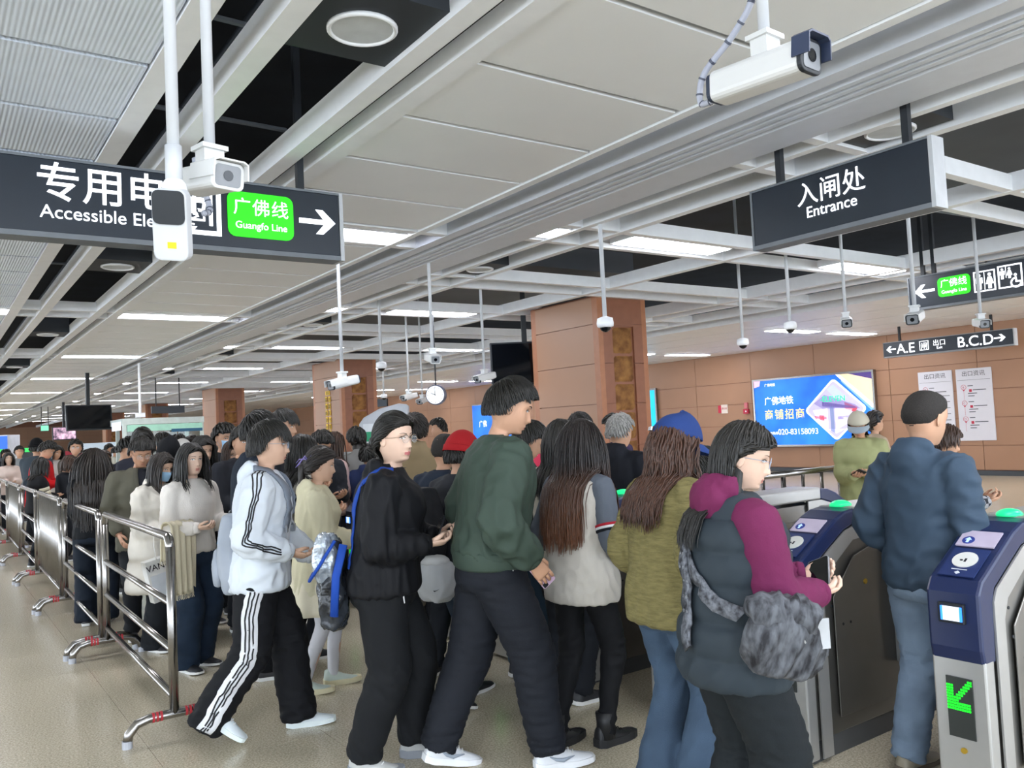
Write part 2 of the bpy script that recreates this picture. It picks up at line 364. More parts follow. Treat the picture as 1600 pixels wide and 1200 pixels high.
# toilet sign
def fig(mb, x, z, s, w):
    mb.cyl((x, -.007, z+.88*s), (x, 0, z+.88*s), .1*s, 10)
    if w: mb.prism([(x-.1*s, z+.74*s), (x+.1*s, z+.74*s), (x+.24*s, z+.28*s), (x+.1*s, z+.28*s), (x+.1*s, z), (x-.1*s, z), (x-.1*s, z+.28*s), (x-.24*s, z+.28*s)], -.007, 0, 'y')
    else: mb.prism([(x-.2*s, z+.74*s), (x+.2*s, z+.74*s), (x+.2*s, z+.38*s), (x+.11*s, z+.38*s), (x+.11*s, z), (x-.11*s, z), (x-.11*s, z+.38*s), (x-.2*s, z+.38*s)], -.007, 0, 'y')
S = sign('hanging_sign', 'black hanging sign with left arrow and toilet pictograms, right edge', (10.4, 5.79, 2.86), -pi/2, 2.6, .39, .14, (.16, .3, 2.2))
part('arrow', arrow(MB(), .2, .2, .13, -1), SCRW, S)
part('line_badge', MB().prism(rrect(.37, .09, .77, .33, .05), -.006, 0, 'y'), SCRG, S)
text('广佛线', .11, .57, .215, S, SCRW, y=-.009, bold=.002); text('Guangfo Line', .058, .57, .13, S, SCRW, y=-.009, bold=.001)
def sqframe(S, x0, z0, s):
    mb = MB()
    for a in ((0,0,1,.06), (0,.94,1,1), (0,.06,.06,.94), (.94,.06,1,.94)): mb.box((x0+a[0]*s, -.006, z0+a[1]*s), (x0+a[2]*s, 0, z0+a[3]*s))
    return mb
mb = sqframe(S, .81, .08, .25); fig(mb, .875, .11, .19, 0); fig(mb, .995, .11, .19, 1); mb.box((.932, -.006, .1), (.938, 0, .31)); part('toilet_pictogram', mb, SCRW, S)
mb = sqframe(S, 1.09, .08, .27); fig(mb, 1.14, .19, .13, 0); fig(mb, 1.22, .19, .13, 1); mb.box((1.178, -.006, .2), (1.183, 0, .33)); part('toilet_pictogram', mb, SCRW, S); whl(S, 1.29, .15, .18)
text('无障碍卫生间', .13, 1.42, .22, S, SCRW, align='LEFT', bold=.003); text('Toilets', .1, 1.42, .09, S, SCRW, align='LEFT', bold=.002)
# exit sign in front of the wall
S = sign('hanging_sign', 'long black exit sign A.E and B.C.D hung before the brown wall', (17.6, 10.48, 2.75), -pi/2, 2.72, .3, .12, (.35, 2.3), frame=mat('pale frame', '8f9399', .5))
part('arrow', arrow(MB(), .17, .15, .11, -1), SCRW, S)
text('A.E', .3, .3, .045, S, SCRW, bold=.005, align='LEFT'); part('lift_pictogram', sqframe(S, .82, .06, .2), SCRW, S); text('闸', .16, .92, .09, S, SCRW)
text('出口', .14, 1.25, .14, S, SCRW, bold=.003); text('Exit', .08, 1.25, .06, S, SCRW, bold=.002)
text('B.C.D', .3, 1.62, .045, S, SCRW, bold=.005, align='LEFT'); part('arrow', arrow(MB(), 2.47, .15, .11, 1), SCRW, S)
# ---------------------------------------------------------------- wall fittings
def wallpt(px, py): return at_x(px, py, XW-.03)
a = wallpt(1181, 597); b = wallpt(1373, 695); z0, z1 = .74, 2.53; wB = a.y-b.y
S = thing('advertising_lightbox', 'large blue lit advertisement for shop letting on the brown wall', 'advertisement', (XW-.02, a.y, z0), -pi/2); hB = z1-z0
part('frame', MB().box((-.05, -.12, -.05), (wB+.05, 0, 0)).box((-.05, -.12, hB), (wB+.05, 0, hB+.05)).box((-.05, -.12, 0), (0, 0, hB)).box((wB, -.12, 0), (wB+.05, 0, hB)), STEEL, S)
part('screen', MB().box((0, -.1, 0), (wB, 0, hB)), mat('ad blue', '0f5fe8', .4, emit=.75, vscale=.8, col2='2b86f2'), S)
def at(u, v): return (u*wB, v*hB)
def pol(pts, y0, m_, nm): part(nm, MB().prism([at(*p) for p in pts], -.1-y0, -.1, 'y'), m_, S)
pol([(0,.9),(.05,.92),(.06,1),(0,1)], .002, flat('f0b0d0', emit=.9), 'printed_panel')
pol([(.78,1),(.76,.9),(1,.43),(1,1)], .002, flat('7aa8ee', emit=.9), 'printed_panel')
pol([(.72,1),(.99,.5),(1,.5),(1,1)], .004, flat('f3f5fa', emit=1.1), 'printed_panel'); pol([(.75,1),(1,.55),(1,1)], .006, flat('e9c9a8', emit=.8), 'printed_panel')
pol([(.82,1),(1,.9),(1,1)], .008, flat('4a3a78', emit=.7), 'printed_panel')
def dia(s, cx=.7, cy=.5, n=5):
    P = []
    for k, (ux, uy) in enumerate(((1,0),(0,1),(-1,0),(0,-1))):
        for j in range(n):
            a = RD(90*k-45+90*j/(n-1)); P.append((cx+ux*.2*s+.03*cos(a)*s, cy+uy*.36*s+.055*sin(a)*s))
    return P
pol(dia(1.04), .01, flat('ffffff', emit=1.3), 'printed_panel'); pol(dia(.97), .012, flat('b9b4dc', emit=.7), 'printed_panel')
for q, c in (([(.53,.6),(.62,.72),(.86,.56),(.9,.5),(.6,.52)], '8f86b8'), ([(.52,.5),(.64,.52),(.64,.18),(.56,.32)], 'eee8fa'), ([(.70,.52),(.84,.5),(.8,.3),(.7,.2)], 'e9e4f6'), ([(.53,.42),(.63,.40),(.63,.36),(.54,.38)], 'b8607a'), ([(.72,.4),(.82,.41),(.81,.37),(.72,.35)], '8a7fb4'), ([(.62,.22),(.78,.22),(.7,.15)], 'cfcbea'), ([(.6,.62),(.86,.53),(.86,.51),(.6,.55)], '5c4f8c'), ([(.66,.55),(.69,.55),(.69,.16),(.66,.19)], '7a86b0'), ([(.78,.6),(.88,.52),(.86,.45),(.78,.5)], 'c8485a'), ([(.57,.36),(.61,.34),(.61,.42),(.57,.43)], 'd0506a'), ([(.64,.8),(.7,.86),(.8,.66),(.7,.68)], 'b4bedc'), ([(.71,.45),(.82,.44),(.8,.3),(.72,.24)], 'c2bfe6')):
    pol(q, .014, flat(c, emit=.8), 'printed_picture')
text('-ELEVEN', .2, .585*wB, .62*hB, S, flat('14c890', emit=1.2), y=-.118, align='LEFT', bold=.006); text('广佛地铁', .24, .09*wB, .63*hB, S, flat('ffffff', emit=1.2), y=-.105, align='LEFT', bold=.006)
text('商铺招商', .3, .085*wB, .405*hB, S, flat('f6d77a', emit=1.1), y=-.105, align='LEFT', bold=.007, sp=1.25); text('020-83158093', .22, .2*wB, .155*hB, S, flat('ffffff', emit=1.1), y=-.105, align='LEFT')
text('招商热线', .09, .1*wB, .16*hB, S, flat('ffffff', emit=1.1), y=-.105, align='LEFT'); text('广佛地铁', .09, .1*wB, .91*hB, S, flat('ffffff', emit=1.1), y=-.105, align='LEFT')
INK = flat('55585e', .7); RED = flat('c0304a', .6); GRN = flat('2f9a62', .6)
for (pxa, pxb, lab, pins) in ((1434, 1487, 'white exit information board with one pin A, left of the pair', ['A']), (1493, 1549, 'white exit information board with pins B C D, right of the pair', 'BCD')):
    a = wallpt(pxa, 580); b = wallpt(pxb, 580); w = a.y-b.y; h = 1.63
    S = thing('information_board', lab, 'notice board', (XW-.015, a.y, .78), -pi/2)
    part('board', MB().box((0, -.03, 0), (w, 0, h)), mat('board white', 'dcdbe2', .4, var=.01), S, bev=.004)
    text('出口资讯', .13, w*.5, h-.16, S, INK, y=-.032, ext=.001); part('rule', MB().box((.03, -.033, h-.26), (w-.03, -.03, h-.254)), INK, S)
    for k, ch in enumerate(pins):
        zc = h-.42-k*.36; mb = MB(); R = []
        for i in range(25):
            an = 2*pi*i/24; R.append([(.16+(.055+q*.004)*cos(an), y, zc+(.055+q*.004)*sin(an)) for q, y in ((-1,-.033),(1,-.033),(1,-.03),(-1,-.03))])
        mb.rings(R); mb.prism([(.135, zc-.055), (.185, zc-.055), (.16, zc-.095)], -.033, -.03, 'y'); mb.box((.158, -.032, zc-.28), (.162, -.03, zc-.09)); part('pin', mb, RED, S)
        text(ch, .07, .155, zc-.025, S, RED, y=-.032, ext=.001); part('badge', MB().box((.28, -.033, zc-.11), (.34, -.03, zc-.05)), RED if k or len(pins) > 1 else GRN, S)
        L = MB()
        for q, (dz, ww) in enumerate(((.02, .12), (-.075, .3), (-.15, .2), (-.21, .14))): L.box((.25 if q != 1 else .36, -.032, zc+dz), (.25+ww+(.1 if q == 1 else 0), -.03, zc+dz+.018))
        part('printed_lines', L, INK, S)
    if len(pins) == 1:
        L = MB()
        for q in range(7): L.box((.25, -.032, .2+q*.14), (w-.08, -.03, .214+q*.14))
        part('printed_lines', L, INK, S)
# service door outline, small red boxes, blue screen beside the column
a = wallpt(1012, 612); b = wallpt(1029, 690)
S = thing('light_panel', 'bright cyan lit panel beside the nearest column', 'light panel', (XW-.02, at_x(1000, 650, XW).y, .75), -pi/2); w = at_x(1000, 650, XW).y-at_x(1028, 650, XW).y
part('frame', MB().box((-.04, -.08, -.04), (w+.06, 0, 0)).box((-.04, -.08, 1.8), (w+.06, 0, 1.86)).box((w, -.08, 0), (w+.06, 0, 1.8)).box((-.04,-.08,0),(0,0,1.8)), STEEL, S)
part('screen', MB().box((0, -.06, 0), (w, 0, 1.8)), flat('12b4ee', emit=1.0), S)
for px, py, lab in ((1126, 640, 'small red and white fire notice on the brown wall'), (1166, 640, 'small red alarm box on the brown wall beside the advertisement')):
    p = wallpt(px, py); t = thing('fire_notice' if px < 1150 else 'alarm_box', lab, 'notice' if px < 1150 else 'alarm', (XW-.012, p.y, p.z), -pi/2)
    if px < 1150: part('plate', MB().box((-.1, -.012, -.1), (.02, 0, .12)), RED, t); part('plate', MB().box((.02, -.012, -.12), (.26, 0, .14)), flat('e8dcd2'), t); text('消火栓', .07, .14, .0, t, RED, y=-.014)
    else: part('housing', MB().box((-.08, -.06, -.12), (.1, 0, .02)), RED, t); part('upper_unit', MB().box((-.04, -.05, .04), (.07, 0, .2)), flat('d87880'), t); part('button', MB().cyl((.02, -.07, -.05), (.02, -.05, -.05), .025, 10), WHITE, t)
p = at_x(742, 655, XW-.03); S = thing('poster_screen', 'blue lit poster partly behind the man in green', 'poster', (XW-.02, p.y, .75), -pi/2)
part('frame', MB().box((-.05, -.1, -.05), (3.1, 0, 1.85)), STEEL, S); part('screen', MB().box((0, -.12, 0), (3.05, -.1, 1.8)), mat('ad blue', '0f5fe8'), S); text('广佛', .3, .8, .9, S, SCRW, y=-.125)
# ---------------------------------------------------------------- televisions, boards, clock, booth
def tv(name, lab, loc, rz, w, h, tilt, rod=True, picture=False):
    t = thing(name, lab, 'television', loc, rz); MT = Matrix.Rotation(tilt, 4, 'X')
    part('screen_housing', MB().box((-w/2, 0, -h/2), (w/2, .09, h/2)), BLACK, t, bev=.008, M=MT)
    part('screen', MB().box((-w/2+.03, -.004, -h/2+.03), (w/2-.03, .001, h/2-.03)), GLASSK if not picture else mat('tv picture', '2a1c3a', .4, emit=.8, vscale=5, col2='f0c8e0'), t, M=MT)
    part('mounting_pole', MB().box((-.04, .08, 0), (.04, .16, H+1.14-loc[2])), BLACK, t); return t
tv('television', 'black hanging television seen from the side beside the nearest column', tuple(at_d(822, 567, 13.6)), RD(-30), 1.15, .72, RD(-10))
tv('television', 'black hanging television with dark screen, far left above the crowd', tuple(at_d(140, 652, 20.5)), RD(8), 1.05, .62, RD(-8))
tv('television', 'small bright television playing a picture, far left', tuple(at_d(101, 677, 33)), RD(6), .85, .52, RD(-8), picture=True)
p = at_d(263, 640, 24); t = thing('hanging_board', 'small black hanging board on two rods above the glass booth', 'sign', tuple(p), 0)
part('board', MB().box((-.45, 0, -.1), (.45, .08, .1)), SIGNB, t); part('hanger', MB().cyl((-.32, .04, .1), (-.32, .04, H+1.14-p.z), .015), BLACK, t); part('hanger', MB().cyl((.32, .04, .1), (.32, .04, H+1.14-p.z), .015), BLACK, t)
p = at_d(70, 669, 36); t = thing('exit_lamp', 'tiny green exit light hanging far left', 'sign', tuple(p), 0)
part('housing', MB().box((-.16, 0, -.13), (.16, .1, .13)), GREY, t); part('screen', MB().box((-.14, -.01, -.11), (.14, 0, .11)), flat('7ce0b0', emit=1), t); part('hanger', MB().cyl((-.12, .05, .13), (-.12, .05, H+1.14-p.z), .015), BLACK, t); part('hanger', MB().cyl((.14, .05, .13), (.14, .05, H+1.14-p.z), .015), BLACK, t)
p = at_d(583, 630, 26); t = thing('hanging_sign', 'small dark sign with teal lettering left of the clock', 'sign', tuple(p), RD(-60))
part('housing', MB().box((-.3, 0, -.12), (.5, .08, .12)), SIGNB, t); part('hanger', MB().cyl((0, .04, .1), (0, .04, H+1.14-p.z), .015), BLACK, t); text('出口', .14, -.05, -.05, t, flat('7fe8f0', emit=1.2))
p = at_d(680, 617, 13); t = thing('station_clock', 'round white wall clock hanging from the ceiling, dark drum case', 'clock', tuple(p), RD(-42))
part('drum', MB().cyl((0, 0, 0), (0, .14, 0), .155, 32), mat('clock case', '3a3f58', .35), t, smooth=False); part('dial', MB().cyl((0, -.006, 0), (0, 0, 0), .14, 32), flat('f4f6fa', emit=.5), t)
mb = MB()
for k in range(12):
    a = k*pi/6; mb.prism([(sin(a)*.105-cos(a)*.003, cos(a)*.105+sin(a)*.003), (sin(a)*.128-cos(a)*.003, cos(a)*.128+sin(a)*.003), (sin(a)*.128+cos(a)*.003, cos(a)*.128-sin(a)*.003), (sin(a)*.105+cos(a)*.003, cos(a)*.105-sin(a)*.003)], -.008, -.005, 'y')
part('hour_marks', mb, BLACK, t)
for nm, a, l, w in (('hour_hand', RD(-65), .07, .006), ('minute_hand', RD(-4), .11, .004)):
    part(nm, MB().prism([(-w, -.01), (w, -.01), (w*.6, l), (-w*.6, l)], -.012, -.009, 'y'), BLACK, t, M=Matrix.Rotation(a, 4, 'Y').inverted().inverted())
part('hanger', MB().cyl((0, .07, .15), (0, .07, H+1.14-p.z), .012), BLACK, t)
# glass booth
t = thing('glass_booth', 'white framed glass booth behind the queue', 'booth', tuple(at_z(200, 745, 0)*1.0)); b0 = at_d(195, 700, 19); t.location = (b0.x, b0.y, 0)
GL = mat('booth glass', 'cfe4dc', .05, trans=.9, var=.01); WF = mat('booth white', 'd7e2dd', .4)
zt = 2.05
for x, y in ((0, 0), (1.7, 0), (.1, 1.4), (1.7, 1.4)): part('post', MB().box((x-.04, y-.04, 0), (x+.04, y+.04, zt)), WF, t)
part('top_beam', MB().box((-.05, -.06, zt), (1.75, .02, zt+.14)), WF, t); part('top_beam', MB().box((-.05, 0, zt), (.05, 1.45, zt+.14)), WF, t); part('top_beam', MB().box((-.05, 1.4, zt), (1.75, 1.46, zt+.14)), WF, t)
part('roof_glass', MB().box((0, 0, zt+.1), (1.7, 1.4, zt+.115)), GL, t); part('band', MB().box((.05, -.065, zt-.16), (1.7, -.05, zt-.01)), mat('green band', '9ccdb8', .4, emit=.3), t)
for k in range(3): part('glass_pane', MB().box((.04+k*.56, -.01, .3), (.58+k*.56, .01, zt-.02)), GL, t)
part('notice_strip', MB().box((1.0, -.075, zt-.2), (1.7, -.066, zt-.13)), flat('1d4b66', emit=.5), t); part('blank_sign', MB().box((-.06, .1, zt-.12), (-.05, 1.2, zt+.08)), flat('e4e6f6', emit=.6), t)
p = at_d(219, 640, 18.6); t2 = thing('hanging_pole', 'slim white pole hanging above the glass booth', 'pole', (p.x, p.y, 0)); part('tube', MB().cyl((0, 0, zt+.22), (0, 0, H), .03), WHITE, t2); part('foot_box', MB().box((-.09, -.08, zt+.14), (.09, .08, zt+.24)), WHITE, t2)
# far left hall furniture
def slab(nm, lab, cat, px0, px1, py0, py1, d, m_, th=.3, m2=None):
    a = at_d(px0, py0, d); b = at_d(px1, py1, d); t = thing(nm, lab, cat, (a.x, a.y, 0), RD(-30)); w = (px1-px0)/F*d
    part('body', MB().box((0, 0, 0), (w, th, a.z)), m_, t, bev=.01); part('face', MB().box((w*.04, -.012, max(.1, b.z)+.05*(a.z-b.z)), (w*.96, 0, a.z-.04*(a.z-b.z))), m2 or m_, t); return t
slab('ticket_machine', 'ticket machine with blue screen at the far left edge', 'ticket machine', -22, 11, 681, 725, 21, mat('kiosk white', 'd8dce4', .5), .6, flat('2a62d8', emit=.8))
slab('partition_screen', 'pale partition board in the far hall behind the man in glasses', 'partition', 128, 188, 693, 730, 24, flat('cfdce6', .6), .08)
slab('partition_screen', 'light blue partition board in the far hall beside the glass booth', 'partition', 188, 200, 695, 730, 23.5, flat('5ab4e6', .6), .08)
slab('counter', 'dark red counter in the far hall left of the partition', 'counter', 84, 118, 706, 735, 26, flat('a01c30', .6), .5)
slab('display_sign', 'green lettered display in the far hall', 'display', 34, 54, 700, 706, 24, BLACK, .1, flat('30c85a', emit=.7)); slab('display_sign', 'green lettered display at the far left edge', 'display', -5, 11, 702, 707, 20, BLACK, .1, flat('30c85a', emit=.7))
# kiosk behind the woman with glasses
a = at_d(560, 638, 10.5); t = thing('service_kiosk', 'tall grey service kiosk with curved top behind the woman in glasses', 'kiosk', (a.x, a.y, 0), RD(-30)); zk = a.z
part('body', MB().prism([(0, 0), (.62, 0), (.62, zk+.02), (.5, zk+.04), (.25, zk-.02), (.06, zk-.12), (0, zk-.2)], 0, .4, 'y'), mat('kiosk grey', 'b4b8be', .4), t, bev=.02)
part('side_face', MB().box((.05, -.01, .9), (.58, 0, zk-.2)), mat('kiosk face', 'd7dbdf', .4), t); part('green_sticker', MB().box((.06, -.016, zk-.42), (.2, -.01, zk-.3)), flat('27966a'), t); part('yellow_sticker', MB().box((.08, -.016, zk-.62), (.16, -.01, zk-.5)), flat('e0b020'), t)
a = at_d(525, 708, 9.2); t = thing('vending_cabinet', 'grey cabinet with a green and yellow strip behind the girl in cream', 'cabinet', (a.x, a.y, 0), RD(-30))
part('body', MB().box((0, 0, 0), (.42, .4, a.z)), mat('cabinet grey', '9a9ea0', .5), t, bev=.01); part('strip', MB().box((.02, -.01, a.z-.17), (.4, 0, a.z-.03)), mat('green strip', '3ba24a', .4, emit=.3, vscale=14, col2='d8d23a'), t); part('panel', MB().box((.04, -.012, .4), (.35, 0, a.z-.22)), flat('d0d4d2'), t)
# red notice beside the column foot
a = at_d(826, 716, 12); t = thing('red_notice', 'red notice stand behind the man in green', 'notice', (a.x, a.y, 0), RD(-30)); part('plate', MB().box((-.12, 0, a.z-.15), (.2, .02, a.z+.15)), flat('c02048', emit=.2), t); part('leg', MB().cyl((.04, .01, 0), (.04, .01, a.z), .015), GREY, t); text('ZQZX', .06, .05, a.z+.03, t, WHITE, y=-.004)
# ================================================================ security cameras
def cable(P, r, parent, m_, nm='cable', n=6, rings=0):
    P = [Vector(p) for p in P]; Q = []
    for i in range(len(P)-1):
        a, b, c, d = P[max(i-1, 0)], P[i], P[i+1], P[min(i+2, len(P)-1)]
        for k in range(6):
            t = k/6; Q.append(.5*((2*b)+(c-a)*t+(2*a-5*b+4*c-d)*t*t+(3*b-a-3*c+d)*t**3))
    Q.append(P[-1]); o = part(nm, MB().tube(Q, r, n), m_, parent, smooth=True)
    if rings:
        mb = MB()
        for i in range(2, len(Q)-1, rings): mb.cyl(Q[i], Q[i]+(Q[i+1]-Q[i])*.35, r*1.12, 8)
        part('cable_marks', mb, flat('4c5160'), o)
    return o
def boxcam(lab, loc, aim, L=.34, w=.115, h=.1, top=None, hood=False, black=True, bodym=None, cab=None, poleoff=(0, 0)):
    # housing length runs along +y of the thing; aim = azimuth of the lens direction, tilt inside
    az, tilt = aim; t = thing('security_camera', lab, 'camera', loc, az-pi/2); bm_ = bodym or mat('camera white', 'd2d3d2', .35, var=.01)
    MT = Matrix.Rotation(tilt, 4, 'X'); R = []
    prof = rrect(-w/2, -h/2, w/2, h/2, min(w, h)*.25)
    mb = MB().prism([(x, z) for x, z in prof], -L*.55, L*.42, 'y'); o = part('housing', mb, bm_, t, M=MT, bev=.004)
    mb = MB().prism([(x*1.04, z*1.04) for x, z in prof], L*.42, L*.47, 'y'); part('front_plate', mb, BLACK if black else bm_, t, M=MT, bev=.003)
    part('rear_cap', MB().prism([(x*.9, z*.9) for x, z in prof], -L*.6, -L*.55, 'y'), mat('dark cap', '2b3446', .5), t, M=MT)
    part('window', MB().prism(rrect(-w*.4, -h*.4, w*.4, h*.4, .012), L*.47, L*.475, 'y'), mat('camera window', '83868a' if hood else '14161a', .35), t, M=MT)
    part('lens', MB().cyl((0, L*.46, 0), (0, L*.482, 0), h*.2, 16), GLASSK, t, M=MT)
    part('hood', MB().prism([(-w*.57, -h*.1), (-w*.54, h*.5), (-w*.4, h*.6), (w*.4, h*.6), (w*.54, h*.5), (w*.57, -h*.1), (w*.52, -h*.1), (w*.5, h*.46), (w*.38, h*.54), (-w*.38, h*.54), (-w*.5, h*.46), (-w*.52, -h*.1)], -L*.1 if not hood else L*.38, L*.56, 'y'), mat('dark hood', '2e3850', .45) if black and hood else bm_, t, M=MT)
    px, py = poleoff
    part('bracket', MB().box((px-.035, py-.03, h*.45), (px+.035, py+.03, h*.5+.05)).box((px-.045, py-.04, h*.5+.05), (px+.045, py+.04, h*.5+.065)), bm_, t)
    part('pole', MB().cyl((px, py, h*.5+.06), (px, py, (top or H+1.14)-loc[2]), .018, 16), POLEM, t, smooth=True)
    if cab: cable(cab, .011, t, mat('cable grey', 'aeb2c0', .5), rings=3)
    return t
CF = atan2(RC[1][2]*-1, RC[0][2]*-1)      # azimuth of the view direction
def az(phi): return CF-RD(phi)            # 0 away from the camera, 90 to the right, 180 towards it
boxcam('large white security camera with dark hood, hanging top right', tuple(at_d(1198, 112, 2.6)), (az(142), RD(-3)), L=.33, w=.105, h=.1, hood=True, cab=[(0, -.2, -.02), (.0, -.26, -.01), (0, -.24, .08), (0, -.12, .16), (0, -.03, .26), (0, .0, .45)])
boxcam('white box security camera facing the viewer over the elevator sign', tuple(at_d(329, 280, 2.75)), (az(132), RD(-8)), L=.24, w=.11, h=.085, black=False, cab=[(0, -.1, .09), (-.06, -.2, .08), (-.12, -.26, .03), (-.13, -.25, -.03), (-.08, -.2, -.06)])
# slim white sensor camera hanging in front of the elevator sign
p = at_d(268, 345, 2.65); t = thing('security_camera', 'white sensor camera with dark upper half hanging before the elevator sign', 'camera', tuple(p), az(180)-pi/2)
MT = Matrix.Rotation(RD(-18), 4, 'X')@Matrix.Rotation(RD(-6), 4, 'Y')
part('housing', MB().prism(rrect(-.055, -.125, .055, .1, .025), -.03, .02, 'y'), POLEM, t, M=MT, bev=.006); part('dark_face', MB().prism(rrect(-.05, -.01, .05, .095, .02), .018, .024, 'y'), BLACK, t, M=MT)
part('sticker', MB().box((-.02, .02, -.085), (.008, .0215, -.065)), flat('e8c81e'), t, M=MT); part('ball_joint', MB().sph((-.012, -.0, .1), .04), WHITE, t, smooth=True); part('socket', MB().cyl((-.012, 0, .1), (-.012, 0, .24), .026, 16), POLEM, t, smooth=True)
part('pole', MB().cyl((-.012, 0, .2), (-.012, 0, H+1.14-p.z), .019, 16), POLEM, t, smooth=True)
def dome(px, py, d, lab, s=1.):
    p = at_d(px, py, d); t = thing('dome_camera', lab, 'camera', tuple(p))
    part('mount', MB().rings([[(r*s*cos(2*pi*j/20), r*s*sin(2*pi*j/20), z*s) for j in range(20)] for r, z in ((.03, .1), (.07, .085), (.078, .04), (.074, .01), (.05, .0))]), WHITE, t, smooth=True)
    part('dome', MB().sph((0, 0, .01*s), .052*s, 16, 8, z0=-.99, z1=.3), GLASSK, t, smooth=True); part('pole', MB().cyl((0, 0, .09*s), (0, 0, H+1.14-p.z), .02*s, 12), POLEM, t, smooth=True)
dome(946, 512, 7.6, 'white dome camera on a pole in front of the nearest column')
dome(1161, 540, 11.0, 'white dome camera left of three over the gates'); dome(1235, 515, 10.0, 'white dome camera middle of the gate hall')
dome(620-24, 576, 12, 'white dome camera above the second column side'); dome(600, 622, 19, 'small dark dome camera beside the clock')
for px, py, d, phi, lab, L in ((1322, 503, 9.5, 200, 'white tube camera right of the dome cameras', .36), (1430, 496, 7.6, 215, 'dark fronted camera under the toilet sign', .34), (1533, 505, 9.5, 190, 'small white camera at right under the toilet sign', .24),
        (535, 598, 8.2, 225, 'black and white camera before the second column', .3), (676, 560, 9.0, 160, 'white camera on curved pole left of the side television', .26), (639, 620, 14, 215, 'small camera just left of the clock', .3), (660, 626, 15, 200, 'tiny pale camera behind the clock', .26), (757, 590, 11, 220, 'white camera beside the side television', .32)):
    p = at_d(px, py, d); boxcam(lab, tuple(p), (az(phi), RD(-12)), L=L, w=.11, h=.09, black=d != 9.0)
